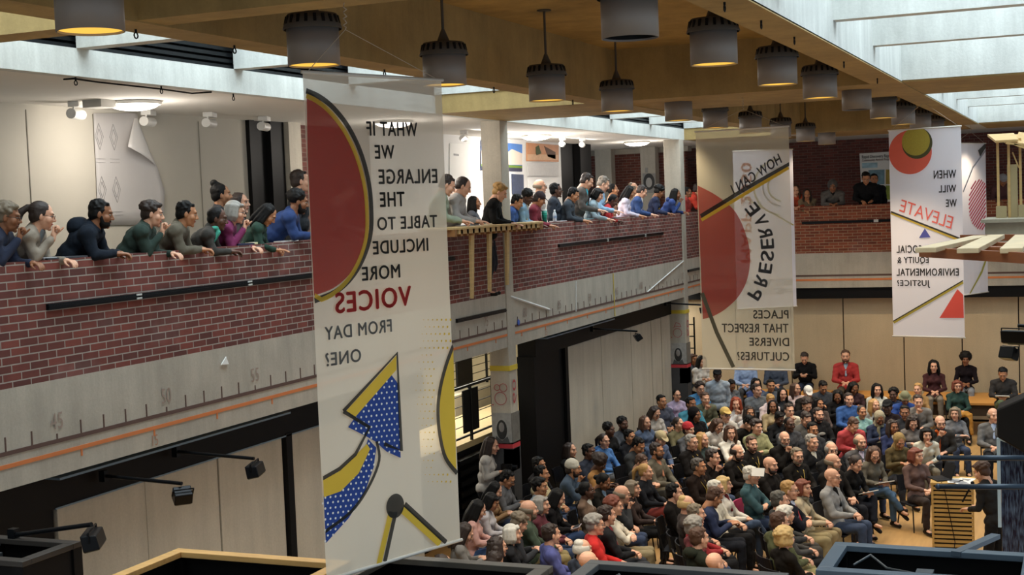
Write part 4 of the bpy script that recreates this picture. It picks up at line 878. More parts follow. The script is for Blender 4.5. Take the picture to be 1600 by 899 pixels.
def hair_proto(kind):
    g = G(); v = .0085
    if kind == 'short': tufts(scalp(g), 70, .010, 1); g.cap((-.045, .036, .097), .014, (.04, .042, .098), .015)
    elif kind == 'crop': scalp(g, -.004)
    elif kind == 'messy': tufts(scalp(g, .006), 90, .019, 2); g.cap((-.055, .045, .095), .02, (.03, .058, .098), .022)
    elif kind == 'balding':
        for a in range(-115, 116, 12):
            b = R(a-90); g.ell((.072*math.cos(b), -.020+.090*math.sin(b)*1.0, -.002+.012*math.cos(R(a))), (.017, .017, .034))
    elif kind == 'thin': 
        for a in range(-120, 121, 12):
            b = R(a-90); g.ell((.072*math.cos(b), -.020+.088*math.sin(b), .015), (.018, .018, .045))
        g.ell((0, -.055, .08), (.062, .055, .046))
    elif kind == 'long': curtain(scalp(g), -.20); tufts(g, 20, .012, 3)
    elif kind == 'wavy': curtain(scalp(g), -.17, .034, .09, .10); tufts(g, 50, .018, 4)
    elif kind == 'bob': curtain(scalp(g), -.085, .030, .084, .085); g.cap((-.05, .055, .082), .02, (.05, .055, .082), .02)
    elif kind == 'pony': scalp(g); g.ell((0, -.125, .055), .026); g.cap((0, -.13, .05), .026, (0, -.175, .0), .034); g.cap((0, -.175, .0), .034, (0, -.185, -.13), .014)
    elif kind == 'bun': scalp(g); tufts(g.ell((0, -.075, .125), (.042, .042, .038)), 12, .012, 5)
    elif kind == 'lowbun': scalp(g); g.ell((0, -.13, .0), (.038, .035, .036))
    elif kind == 'afro': g.ell((0, -.035, .06), (.125, .118, .112)); tufts(g, 60, .03, 6, 1.25); v = .012
    elif kind == 'curly': scalp(g, .008); tufts(g, 110, .021, 7, 1.08)
    elif kind == 'fluffy': g.ell((0, -.03, .045), (.098, .108, .092)); tufts(g, 80, .024, 8, 1.12); curtain(g, -.06, .025, .085, .09)
    elif kind == 'afroshort': g.ell((0, -.03, .052), (.090, .10, .088)); tufts(g, 40, .018, 9, 1.05)
    elif kind == 'beanie': g.ell((0, -.025, .055), (.091, .104, .092)); g.cap((-.05, .055, .052), .018, (.05, .055, .052), .018); g.lathe([(.086, .01), (.094, .0), (.096, .03), (.088, .045)], (0, -.015, .02), seg=20); g.ell((0, -.02, .03), (.088, .1, .03))
    elif kind == 'hood': g.ell((0, -.035, .035), (.105, .112, .115)); g.cap((0, -.07, -.05), .075, (0, -.07, -.12), .09)
    elif kind == 'hijab': g.ell((0, -.032, .035), (.092, .104, .100)); g.cap((0, -.03, -.06), .068, (0, -.02, -.15), .095); [g.cap((s*.07, .01, .05), .024, (s*.045, .05, -.105), .024) for s in (-1, 1)]; g.cap((-.05, .05, -.11), .024, (.05, .05, -.11), .024)
    elif kind == 'cap': g.ell((0, -.018, .055), (.086, .1, .085)); g.prism([(.07*math.cos(a), .055+.085*math.sin(a), .066-.03*math.sin(a)) for a in [math.pi*k/10 for k in range(11)]], (0, 0, .012)); g.ell((0, -.018, .14), .008)
    elif kind == 'bucket': g.ell((0, -.018, .06), (.085, .096, .08)); g.lathe([(.084, .06), (.128, .018), (.13, .012), (.08, .05)], (0, -.018, .0), seg=24)
    return remesh(g, v, 1)
HAIR = {}
def hair_mesh(k):
    if k not in HAIR: HAIR[k] = hair_proto(k)
    return HAIR[k]
def beard_mesh():
    g = G(); g.ell((0, .035, -.075), (.055, .058, .045)); g.cap((-.055, .01, -.02), .016, (-.045, .03, -.07), .02); g.cap((.055, .01, -.02), .016, (.045, .03, -.07), .02)
    g.cap((-.022, .090, -.042), .006, (.022, .090, -.042), .006); return remesh(g, .007, 1)
BEARD = beard_mesh()
def glasses_mesh():
    g = G()
    for s in (-1, 1):
        pts = [(s*.033+.022*math.cos(k*math.pi/6), .101, .006+.016*math.sin(k*math.pi/6)) for k in range(13)]; g.tube(pts, .0022, seg=5); g.tube([(s*.055, .10, .01), (s*.079, .0, .008)], .002, seg=5)
    g.tube([(-.011, .101, .01), (.011, .101, .01)], .002, seg=5); return g.mesh('glasses', True)
GLASS = glasses_mesh()
# ---- body poses
def pose(kind, fem):
    J = {}; sh = .160 if fem else .180
    mir = kind.endswith('_m'); kd = kind[:-2] if mir else kind
    seat = kd in ('slap', 'scross', 'schin', 'swrite', 'sx', 'sxc', 'sphone', 'sbow', 'sedge')
    if seat:
        lean = {'slap': -6, 'scross': -8, 'schin': 14, 'swrite': 6, 'sx': -8, 'sxc': -10, 'sphone': 4, 'sbow': 16, 'sedge': 4}[kd]
        P = Vector((0, 0, .50)); Ln = .50
    else:
        lean = {'lean': 40, 'lchin': 34, 'pwrite': 16, 'pbow': 26, 'stand': 2, 'cam': 8, 'lectern': 14}[kd]
        P = Vector((0, {'lean': -.30, 'lchin': -.28, 'pwrite': -.14, 'pbow': -.16, 'stand': 0, 'cam': 0, 'lectern': 0}[kd], .94)); Ln = .52
    a = R(lean); D = Vector((0, math.sin(a), math.cos(a))); N = P+D*Ln
    J.update(P=P, N=N, D=D, lean=a)
    pitch = {'swrite': -28, 'sphone': -30, 'sbow': -38, 'pwrite': -30, 'pbow': -42, 'lean': -14, 'lchin': -12, 'cam': -14, 'lectern': -24, 'schin': -6}.get(kd, -2)
    J['pitch'] = R(pitch)
    J['Hc'] = N+Vector((0, .035+.06*math.sin(max(a, 0))+.0010*abs(pitch), .165-.05*math.sin(max(a, 0))-.0006*abs(pitch)))
    S = [Vector((s*sh, N.y-.01, N.z-.055)) for s in (-1, 1)]
    Hc = J['Hc']
    def lap(s): return (Vector((s*(sh+.05), P.y+.09+.1*math.sin(a), .70)), Vector((s*.055, .30, .675)), Vector((-s*.8, .6, -.1)), 'relax')
    def cross(s): return (Vector((s*(sh+.03), .13, .72)), Vector((-s*.06, .20+.015*s, .77)), Vector((-s, .1, .05)), 'relax')
    def chin(s):
        if seat: return (Vector((s*.15, .27, .72)), Hc+Vector((s*.025, .085, -.195)), Vector((-s*.35, .12, 1)), 'fist')
        return (Vector((s*.16, N.y+.03, 1.105)), Hc+Vector((s*.025, .095, -.19)), Vector((-s*.3, .12, 1)), 'fist')
    def par(s): return (Vector((s*(sh+.03), N.y+.05, 1.085)), Vector((s*.07, .26, 1.085)), Vector((-s*.55, .8, -.1)), 'relax')
    def wr(s): return (Vector((s*(sh+.05), N.y+.02, 1.15)), Vector((s*.10, .26, 1.09)), Vector((-s*.3, 1, -.15)), 'curl' if s > 0 else 'flat')
    if kd in ('slap', 'sx', 'sedge'): A = [lap(-1), lap(1)]
    elif kd in ('scross', 'sxc'): A = [cross(-1), cross(1)]
    elif kd == 'schin': A = [lap(-1), chin(1)]
    elif kd in ('swrite', 'sbow', 'sphone'):
        z = .70 if kd != 'sphone' else .80
        A = [(Vector((s*(sh+.05), .12, .72)), Vector((s*.06, .31, z)), Vector((-s*.3, 1, .1)), 'curl') for s in (-1, 1)]
    elif kd == 'lean': A = [par(-1), par(1)]
    elif kd == 'lchin': A = [par(-1), chin(1)]
    elif kd in ('pwrite', 'pbow'): A = [wr(-1), wr(1)]
    elif kd == 'stand': A = [(Vector((s*(sh+.05), N.y-.04, 1.15)), Vector((s*(sh+.04), .03, .93)), Vector((0, .2, -1)), 'relax') for s in (-1, 1)]
    elif kd == 'cam': A = [(Vector((s*(sh+.03), .08, 1.14)), Vector((s*.08, .25, 1.22)), Vector((-s*.3, 1, .2)), 'curl') for s in (-1, 1)]
    elif kd == 'lectern': A = [(Vector((s*(sh+.04), N.y+.0, 1.13)), Vector((s*.12, .33, 1.08)), Vector((-s*.2, 1, -.1)), 'relax') for s in (-1, 1)]
    J['S'] = S; J['E'] = [x[0] for x in A]; J['Wr'] = [x[1] for x in A]; J['hd'] = [x[2] for x in A]; J['ht'] = [x[3] for x in A]
    if seat:
        K = [Vector((s*.10, .43, .52)) for s in (-1, 1)]; An = [Vector((s*.11, .44, .10)) for s in (-1, 1)]
        if kd in ('sx', 'sxc', 'swrite'): K[1] = Vector((.03, .44, .615)); An[1] = Vector((-.15, .60, .30))
        if kd == 'sedge': An = [Vector((s*.09, .38, .12)) for s in (-1, 1)]
    else: K = [Vector((s*.10, P.y+.07, .50)) for s in (-1, 1)]; An = [Vector((s*.11, P.y-.02, .09)) for s in (-1, 1)]
    J['K'], J['A'] = K, An; J['Hp'] = [P+Vector((s*.09, 0, -.02)) for s in (-1, 1)]
    if mir:
        f = lambda v: Vector((-v.x, v.y, v.z))
        for k in ('S', 'E', 'Wr', 'hd', 'K', 'A', 'Hp'): J[k] = [f(J[k][1]), f(J[k][0])]
        J['ht'] = J['ht'][::-1]
    J['seat'] = seat; J['fem'] = fem; return J
BODY = {}
def torso(g, J, e, fem, clothed):
    P, D, N = J['P'], J['D'], J['N']; rot = Matrix.Rotation(-J['lean'], 3, 'X')
    k = .9 if fem else 1.0
    L_ = (N-P).length
    g.ell(P+D*(L_*.70), ((.150+e)*k, .100+e, .155+e*.5), rot); g.ell(P+D*(L_*.38), ((.130+e*1.2)*k, .098+e, .15), rot); g.ell(P+D*.02, (.158+e, .115+e, .11), rot)
    g.cap(J['S'][0]+Vector((.015, 0, 0)), .052+e, J['S'][1]-Vector((.015, 0, 0)), .052+e)
    for s in J['S']: g.cap(N+Vector((0, -.012, -.0)), .052+e*.6, s, .05+e)
    if fem:
        for s in (-1, 1): g.ell(P+D*(L_*.70)+rot@Vector((s*.062, .075, 0)), .055+e*.5)
def make_body(kind, fem, yaw, pd):
    key = (kind, fem, yaw, pd)
    if key in BODY: return BODY[key]
    J = pose(kind, fem); r = {}
    HM = Matrix.Translation(J['Hc'])@Matrix.Rotation(-R(yaw), 4, 'Z')@Matrix.Rotation(J['pitch']+R(pd), 4, 'X')@Matrix.Scale(1.10, 4); r['HM'] = HM; r['J'] = J
    g = G(); torso(g, J, 0, fem, False); nk = HM@Vector((0, -.03, -.12)); g.cap(J['N']+Vector((0, -.01, -.03)), .060, nk, .050); g.cap(nk, .05, HM@Vector((0, -.02, -.06)), .048)
    for i in range(2):
        g.cap(J['S'][i], .046, J['E'][i], .037); g.cap(J['E'][i], .038, J['Wr'][i], .025)
        g.cap(J['Hp'][i], .080, J['K'][i], .052); g.cap(J['K'][i], .052, J['A'][i], .034)
        f = J['A'][i]+Vector((0, .13, -.045)); g.cap(J['A'][i]+Vector((0, -.02, -.03)), .034, f, .028)
    bm_ = remesh(g, .015, 2); g = G(); mesh_to_g(bm_, g, m=0); bpy.data.meshes.remove(bm_)
    mesh_to_g(HEADS[int(fem)], g, HM)
    for i in range(2):
        d = (J['hd'][i]).normalized(); up = Vector((0, 0, 1)) if abs(d.z) < .8 else Vector((0, -1, 0))
        x = d.cross(up).normalized(); z = x.cross(d).normalized(); M = Matrix((x, d, z)).transposed().to_4x4(); M.translation = J['Wr'][i]+d*.0
        if i == 0: M = M@Matrix.Diagonal((-1, 1, 1, 1))
        mesh_to_g(HANDS[J['ht'][i]], g, M, m=0)
    r['body'] = g.mesh('body', True)
    g = G(); torso(g, J, (.021 if fem else .030)+(0 if J['seat'] else .008), fem, True)
    for i in range(2):
        g.cap(J['S'][i], .069 if not fem else .057, J['E'][i], .057 if not fem else .048); w = J['E'][i]+(J['Wr'][i]-J['E'][i])*.90; g.cap(J['E'][i], .057 if not fem else .048, w, .037)
    g.cap(J['N']+Vector((0, -.01, -.03)), .066, J['N']+Vector((0, -.005, .035)), .060)
    r['top'] = remesh(g, .0135, 2, .0085, len(BODY))
    g = G(); g.ell(J['P'], (.17, .128, .115))
    for i in range(2):
        g.cap(J['Hp'][i], .092, J['K'][i], .068); w = J['K'][i]+(J['A'][i]-J['K'][i])*.93; g.cap(J['K'][i], .066, w, .052)
    r['trousers'] = remesh(g, .0145, 2, .007, len(BODY))
    r['shoe'] = []
    for i in range(2):
        g = G(); a = J['A'][i]; t = Vector((0, 1, 0)) if (J['A'][i].z < .2) else Vector((-.2, .8, -.55)).normalized()
        dn = Vector((0, 0, -1)) if a.z < .2 else Vector((0, -.5, -.8)).normalized()
        g.cap(a+dn*.05-t*.04, .040, a+dn*.058+t*.15, .032); g.cap(a, .045, a+dn*.045, .042); r['shoe'].append(remesh(g, .012, 1))
    BODY[key] = r; return r
SKIN = {'p': '#c98f74', 'l': '#d6a285', 't': '#b27c58', 'b': '#8a5a3c', 'd': '#5a3a2a'}
M_LIP = {k: mat(v, .5, 0) for k, v in {'p': '#a85a50', 'l': '#b4625a', 't': '#8f4e42', 'b': '#6c3e34', 'd': '#4c2c26'}.items()}
M_EYE = mat('#a89e94', .3, 0); M_IRIS = mat('#1d120c', .3, 0)
HCOL = {'k': '#12100f', 'd': '#2a1c15', 'b': '#4a3020', 'a': '#6e3420', 'g': '#8b867e', 'w': '#c9c4b8', 'y': '#a9824a', 'y2': '#b99c66', 'n': '#6f6250', 'r': '#8d3a1e'}
def skinmat(k): return mat(SKIN[k], .55, .08, 10)
def put(me, name, m, parent, M=None, slots=None):
    o = bpy.data.objects.new(name, me); COL.objects.link(o); o.parent = parent
    if M is not None: o.matrix_local = M
    ms = slots or [m]
    if len(me.materials) < len(ms):
        for q in ms[len(me.materials):]: me.materials.append(None)
    for i, q in enumerate(ms):
        o.material_slots[i].link = 'OBJECT'; o.material_slots[i].material = q
    return o
HATS = ('beanie', 'hood', 'hijab', 'cap', 'bucket')
def person(kind, fem, head, az, hair, hc, sk, top, leg, label, group, yaw=0, pd=0, extra='', scale=1.0, heads=None, lift=0):
    B = make_body(kind, fem, yaw, pd); J = B['J']
    rot = Matrix.Rotation(-R(az), 4, 'Z'); off = rot@(Vector(J['Hc'])*scale)
    root = Vector(head)-Vector((off.x, off.y, off.z))
    hm = mat(HCOL.get(hc, hc) if not hc.startswith('#') else hc, .6, .25, 30, .3)
    brow = hm if hair not in HATS else mat('#2a1c15', .7, 0)
    if hc in ('w', 'g'): brow = mat('#8b867e', .7, 0)
    o = put(B['body'], 'person', None, None, None, [skinmat(sk), M_LIP[sk], M_EYE, M_IRIS, brow])
    o.location = root; o.rotation_euler.z = -R(az); o.scale = (scale,)*3
    tag(o, label, 'person', group)
    if hair not in (None, 'bald'):
        if hair in HATS: 
            put(hair_mesh(hair), {'hood': 'hood', 'hijab': 'headscarf', 'beanie': 'beanie_hat', 'cap': 'cap', 'bucket': 'bucket_hat'}[hair], mat(HCOL.get(hc, hc), .9, .15, 30, .3), o, B['HM'])
            if hair in ('cap', 'beanie', 'bucket'): put(hair_mesh('crop'), 'hair', mat('#2a1c15', .7, .2, 30), o, B['HM']@Matrix.Translation((0, -.004, -.014)))
        else: put(hair_mesh(hair), 'hair', hm, o, B['HM'])
    put(B['top'], 'shirt', cloth(top), o); put(B['trousers'], 'trousers', cloth(leg), o)
    for s in B['shoe']: put(s, 'shoe', mat('#1c1714' if 'tan' not in extra else '#9a5a2a', .5, .1), o)
    if 'hood' in label and hair != 'hood' or 'hoodback' in extra:
        k_ = 1.5 if 'puffer' in label else 1.0
        g = G(); g.ell(J['N']+Vector((0, -.085*k_, .015)), (.12*k_**.5, .075*k_, .065*k_)); g.cap(J['N']+Vector((-.075, -.02, .02)), .032*k_, J['N']+Vector((-.05, .06, -.03)), .022*k_); g.cap(J['N']+Vector((.075, -.02, .02)), .032*k_, J['N']+Vector((.05, .06, -.03)), .022*k_)
        put(remesh(g, .014, 2, .004), 'hood', cloth(top), o)
    if 'beard' in extra: put(BEARD, 'beard', hm if hair not in HATS else mat('#2a1c15', .8, .2, 30), o, B['HM'])
    if 'glasses' in extra: put(GLASS, 'glasses', mat('#1a1a1c', .3, 0), o, B['HM'])
    N, D = J['N'], J['D']; rx = Matrix.Rotation(-J['lean'], 4, 'X')
    for w in extra.split():
        if w.startswith('in:'):   # inner shirt wedge
            g = G(); p = N+Vector((0, .035, -.01)); q = J['P']+D*((N-J['P']).length*.55)+(rx@Vector((0, .122 if not fem else .112, 0))); g.cap(p+Vector((0, .018, 0)), .048, q, .020, seg=10); g.build('shirt_front', cloth(w[3:]), o, True)
        if w.startswith('tie:'):
            g = G(); p = N+Vector((0, .098, -.03)); q = J['P']+D*.2+(rx@Vector((0, .140, 0))); g.cap(p, .014, q, .024, seg=8); g.build('necktie', mat(w[4:], .6), o, True)
        if w.startswith('chain'):
            g = G(); q = J['P']+D*.26+(rx@Vector((0, .140, 0)))
            for s in (-1, 1): g.tube([N+Vector((s*.06, .0, .02)), N+Vector((s*.060, .100, -.05)), (N+Vector((s*.045, .125, -.08))).lerp(q, .5)+Vector((0, .014, 0)), q], .006, seg=6)
            g.ell(q, (.02, .008, .03)); g.build('neck_chain', mat('#b59a4c', .4, 0, metal=.6), o)
        if w.startswith('scarf:'):
            g = G(); c = N+Vector((0, .02, .01)); n = 12
            pts = [c+Vector((.068*math.cos(k*2*math.pi/n), .068*math.sin(k*2*math.pi/n), .012*math.sin(k))) for k in range(n+1)]
            g.tube(pts, .028, seg=8); q = J['P']+D*.18+(rx@Vector((.03, .12, 0))); g.cap(N+Vector((.03, .09, -.03)), .03, q, .035); put(remesh(g, .01, 1, .004), 'scarf', cloth(w[6:]), o)
        if w.startswith('pocket:'):
            q = J['P']+D*.32+(rx@Vector((0, .130, 0))); G().ell(q, (.07, .012, .03)).build('chest_print', mat(w[7:], .8, .3, 40), o)
    return o, root
# ---- chair
def make_chair():
    t = empty('audience_chair', (0, 0, 0)); m = mat('#16161a', .5, .1); fm = mat('#2a2a2c', .35, .1, metal=.5)
    G().obox(Matrix.Translation((0, .02, .40))@Matrix.Rotation(R(2), 4, 'X'), .44, .42, .025).build('seat', m, t, bevel=.01)
    g = G(); n = 8; vs = []; 
    for j in (0, 1):
        for i in range(n+1): x = -.21+.42*i/n; y = -.20-.05*(1-(2*i/n-1)**2)-.04*j; vs += [(x, y, .56+.24*j), (x, y-.015, .56+.24*j)]
    f = []
    for i in range(n): a = 2*i; b = a+2; c = a+2*(n+1); d = b+2*(n+1); f += [(a, b, d, c), (a+1, c+1, d+1, b+1), (a, a+1, b+1, b), (c, d, d+1, c+1)]
    f += [(0, 2*(n+1), 2*(n+1)+1, 1), (2*n, 2*n+1, 4*n+3, 4*n+2)]
    g.add(vs, f).build('backrest', m, t)
    for s in (-1, 1):
        G().tube([(s*.2, .2, .39), (s*.21, .24, 0.01)], .011).build('leg', fm, t); G().tube([(s*.2, -.27, .80), (s*.2, -.17, .40), (s*.21, -.26, 0.01)], .011).build('leg', fm, t)
    return t
CHAIR = make_chair(); first_chair = [True]
def chair_at(root, az, label, col=None):
    c = CHAIR if first_chair[0] else copy_tree(CHAIR); first_chair[0] = False
    c.location = (root.x, root.y, 0); c.rotation_euler.z = -R(az); tag(c, label, 'chair', 'chairs of the seated audience')
    if col:
        for ch in c.children:
            if ch.name.startswith('backrest'): ch.material_slots[0].link = 'OBJECT'; ch.material_slots[0].material = mat(col, .5); ch['label'] = 'bright pink backrest'
    return c
rnd = random.Random(11)
FOCUS = Vector((-.6, 19.0, 0))
LEGC = ['#1d1f26', '#23252c', '#2c3a55', '#1a1a1c', '#3a3630', '#33415e']
def seated(P, sc, az, fem, kind, hair, hc, sk, top, label, leg, extra, yaw, ccol):
    o, root = person(kind, fem, P, az, hair, hc, sk, top, leg or rnd.choice(LEGC), label, 'seated audience', yaw, 0, extra, sc)
    o.location.z = 0
    w = label.replace(',', '').split()[:10 if ccol else 12]
    while w[-1] in ('and', 'with', 'the', 'of', 'in', 'a', 'to', 'by', 'at', 'on', 'from', 'left', 'right', 'beside', 'behind', 'over', 'between', 'below', 'mid', 'just', 'mid', 'dark', 'black', 'grey', 'long'): w.pop()
    chair_at(root, az, ('pink backed chair under the ' if ccol else 'chair under the ')+' '.join(w), ccol)
    return o, root
def plan(rows):
    out = []
    for i, row in enumerate(rows):
        (x, y, f, kd, h, hc, sk, top, lab, leg, ex) = row; fem = bool(f); sc = (.96 if fem else 1.01)+rnd.uniform(-.02, .02)
        if (i*7) % 5 == 0 and kd != 'schin': kd += '_m'
        J = pose(kd, fem); P = at(x, y, Z=J['Hc'].z*sc); d = FOCUS-P; out.append([P, sc, math.degrees(math.atan2(d.x, d.y))+rnd.uniform(-6, 6), kd])
    O = [q[0].copy() for q in out]
    for it in range(260):
        for i in range(len(out)):
            for j in range(i+1, len(out)):
                pi, pj = out[i][0], out[j][0]; dx, dy = pj.x-pi.x, pj.y-pi.y
                if abs(dx) > .9 or abs(dy) > .9: continue
                a = R((out[i][2]+out[j][2])/2); fx, fy = math.sin(a), math.cos(a); df = dx*fx+dy*fy; dl = dx*fy-dy*fx
                q = math.sqrt((df/.74)**2+(dl/.50)**2)
                if q >= 1: continue
                r_ = math.hypot(pi.x, pi.y); ux, uy = pi.x/r_, pi.y/r_; s = dx*ux+dy*uy; s = 1 if s >= 0 else -1
                k = (1-q)*.10; n = math.hypot(dx, dy)+1e-3
                mx_, my_ = k*(ux*s+.35*dx/n), k*(uy*s+.35*dy/n)
                pi.x -= mx_; pi.y -= my_; pj.x += mx_; pj.y += my_
        for i, q in enumerate(out):
            e = .02; q[0].x += (O[i].x-q[0].x)*e; q[0].y += (O[i].y-q[0].y)*e
            if q[0].x < -7.95: q[0].x = -7.95
            if q[0].y > 29.3: q[0].y = 29.3
    # keep each head on its own line of sight height: adjust only along the ground
    return out
def leaner(x, y, X, fem, kind, hair, hc, sk, top, label, leg='#20242e', extra='', yaw=0, pd=0, az=62, floor=3.885, plane='X', group='people leaning over the left gallery parapet'):
    P = at(x, y, **{plane: X}); J = pose(kind, fem); s = (P.z-floor)/J['Hc'].z; s = min(max(s, .84), 1.10)
    o, root = person(kind, fem, P, az, hair, hc, sk, top, leg, label, group, yaw, pd, extra, s); o.location.z = floor; return o, root
# ---- left gallery
X1 = -8.06
GL = [
 (12, 340, X1, 0, 'lchin', 'messy', 'n', 'b', '#1a2238', 'person with tousled grey brown hair and glasses at the left picture edge, chin on fist', 'glasses', 8),
 (66, 338, X1, 1, 'lchin', 'pony', 'd', 'l', '#8d8274', 'person in beige cardigan with ponytail and glasses, hand raised to the mouth', 'glasses in:#6a7076', 15),
 (158, 335, X1, 0, 'lean', 'short', 'k', 'b', '#151c26', 'person in black puffer jacket with thick hood, bearded, forearms over the brick', 'beard', 8),
 (238, 335, X1, 0, 'lchin', 'messy', 'd', 'l', '#20322a', 'person in dark green jacket resting the mouth on one hand', '', 10),
 (292, 335, X1, 0, 'lean', 'short', 'k', 't', '#5a5345', 'person in olive quilted jacket with black hair leaning on folded arms', '', 10),
 (340, 342, X1, 1, 'lean', 'crop', 'k', 'd', '#33302b', 'person in dark jacket with turquoise patterned scarf and short black hair', 'scarf:#4fb39c', 0),
 (368, 332, X1-.04, 1, 'lchin', 'bob', 'g', 'l', '#6e1f4c', 'grey haired person in magenta top and glasses writing on the parapet', 'glasses', 5),
 (346, 305, -8.75, 1, 'stand', 'bun', 'k', 't', '#2c2c30', 'person with black hair tied in a top bun behind the grey haired one', '', 10),
 (376, 318, -8.7, 1, 'stand', 'long', 'd', 'l', '#56504c', 'person with long dark red brown hair standing second row behind the parapet', '', -20),
 (418, 336, X1, 1, 'pbow', 'long', 'k', 't', '#173528', 'person in dark green sweater with long black hair hanging over the face', '', 0),
 (466, 316, X1, 0, 'lean', 'afroshort', 'k', 'b', '#1d3565', 'person in bright blue jacket with short black hair beside the large banner', 'beard', 12),
 (470, 284, -8.8, 0, 'stand', 'short', 'd', 'l', '#23272c', 'person with short dark hair standing behind the blue jacket by the banner', '', 10),
 (540, 300, X1, 0, 'pwrite', 'short', 'd', 'l', '#7c5a50', 'person seen through the red half circle of the large banner, writing', '', 0),
 (699, 290, X1, 0, 'pwrite', 'short', 'd', 'l', '#8f9a86', 'person half hidden behind the right edge of the large banner', '', 0),
 (724, 292, X1, 0, 'pwrite', 'crop', 'd', 'l', '#a7a29e', 'person in light grey sweater with cropped brown hair at the timber table', '', 10),
 (781, 301, -7.86, 0, 'pwrite', 'messy', 'y', 'l', '#141414', 'blond person in black sweater bent over the timber table', '', 5),
 (742, 322, -8.8, 1, 'stand', 'long', 'k', 't', '#5c5f66', 'dark haired person low behind the blond one at the timber table', '', 0),
 (808, 316, X1-.05, 0, 'pwrite', 'short', 'k', 't', '#2f4f8c', 'person in blue top half hidden by the tan column', '', 0),
 (824, 309, X1, 0, 'pwrite', 'afroshort', 'k', 'd', '#7b9cb4', 'young person in pale denim jacket with short afro hair by the tan column', 'in:#c8c4bc', -5),
 (843, 312, X1, 0, 'pwrite', 'cap', '#2a1c20', 't', '#7a2433', 'person in maroon shirt and dark cap with red brim beside the green tumbler', '', 10),
 (844, 292, -9.0, 0, 'stand', 'balding', 'n', 'l', '#c4beb8', 'bald pale person with glasses standing behind the dark cap', 'glasses', 0),
 (869, 298, X1-.25, 0, 'stand', 'short', 'k', 'd', '#232a35', 'person with glasses in dark jacket right behind the green tumbler', 'glasses', 12),
 (896, 305, X1, 0, 'pwrite', 'short', 'k', 't', '#2c343c', 'black haired person in dark grey zip jacket above the water bottle', '', 0),
 (917, 284, X1-.1, 0, 'pwrite', 'short', 'd', 'l', '#4a443f', 'tall person in grey jacket over bright turquoise shirt', 'in:#46a8bd', 12),
 (934, 305, X1, 1, 'pwrite', 'bob', 'k', 'l', '#9fb0b8', 'dark haired person in pale top right of the turquoise shirt', '', 0),
 (943, 288, X1-.1, 0, 'pwrite', 'short', '#6b6054', 'l', '#8eb0cc', 'person in light blue shirt and flat grey brown hair', '', 10),
 (958, 297, -8.7, 1, 'stand', 'lowbun', 'k', 't', '#c69a7c', 'person with pulled back black hair behind the bowed red shirt', '', 0),
 (958, 314, X1, 0, 'pbow', 'crop', 'k', 'd', '#b5282a', 'person in bright red shirt with head bowed to the parapet', '', 0),
 (984, 301, X1, 1, 'pwrite', 'long', 'k', 't', '#c2b8c6', 'person in lilac white shirt with long black hair beside the red shirt', '', 8),
 (990, 295, -8.8, 0, 'stand', 'thin', 'n', 'l', '#999084', 'pale person behind the lilac white shirt', '', 0),
 (1003, 300, X1, 0, 'pwrite', 'short', 'd', 'l', '#28406e', 'person in navy shirt with white sleeves holding a sheet', 'in:#d8d8d8', 12),
 (1030, 300, X1, 1, 'pwrite', 'curly', 'k', 'b', '#1a2340', 'curly haired person in navy top with yellow emblem, looking right', 'pocket:#c9b23c', 25),
 (1056, 304, X1, 1, 'lchin', 'long', 'k', 'b', '#243c74', 'person in blue hoodie with black hair beside the far white column', 'in:#222222', 0),
 (1074, 301, X1-.05, 0, 'stand', 'short', 'k', 'b', '#8c2a22', 'dark haired person in dark red behind the far white column', '', 0),
 (1091, 297, X1, 0, 'lean', 'short', 'd', 't', '#c03a28', 'person in orange red shirt at the left edge of the middle banner', '', 0),
]
LEANP = []
for (x, y, X, f, kd, h, hc, sk, top, lab, ex, yw) in GL:
    az = 64 if X > -8.4 else 60
    if kd in ('pwrite', 'pbow'): az = 66
    if x > 700: az += 12
    LEANP.append(leaner(x, y, X, bool(f), kd, h, hc, sk, top, lab, extra=ex, yaw=-yw, az=az))
# far gallery leaners face the camera side (-Y)
YY = YF+.12
for (x, y, Y, f, kd, h, hc, sk, top, lab, ex) in (
 (1243, 298, YY, 1, 'lean', 'long', 'b', 'l', '#b5482a', 'person in orange red top leaning on the far parapet beside the middle banner', ''),
 (1261, 304, YY, 1, 'lchin_m', 'long', 'd', 't', '#7c6a50', 'person with long dark hair and tan sleeve resting the head on a hand', ''),
 (1301, 292, YY, 0, 'lean', 'hood', '#4c4a48', 'b', '#5c5854', 'person in grey hooded jacket clasping hands over the far parapet', 'in:#1c1c1c'),
 (1353, 279, YY+.1, 0, 'pwrite', 'short', 'k', 't', '#151517', 'person in black shirt before the white poster on the far gallery', ''),
 (1366, 281, YY+.6, 0, 'stand', 'short', 'k', 't', '#1c1c20', 'person half hidden behind the black shirt before the white poster', ''),
 (1567, 282, YY, 0, 'pwrite', 'cap', '#8a8a90', 'b', '#4a2c2c', 'person in grey cap and dark maroon jacket behind the plywood posts', '')):
    leaner(x, y, Y, bool(f), kd, h, hc, sk, top, lab, extra=ex, az=168, floor=3.83, plane='Y', group='people leaning over the far gallery parapet')
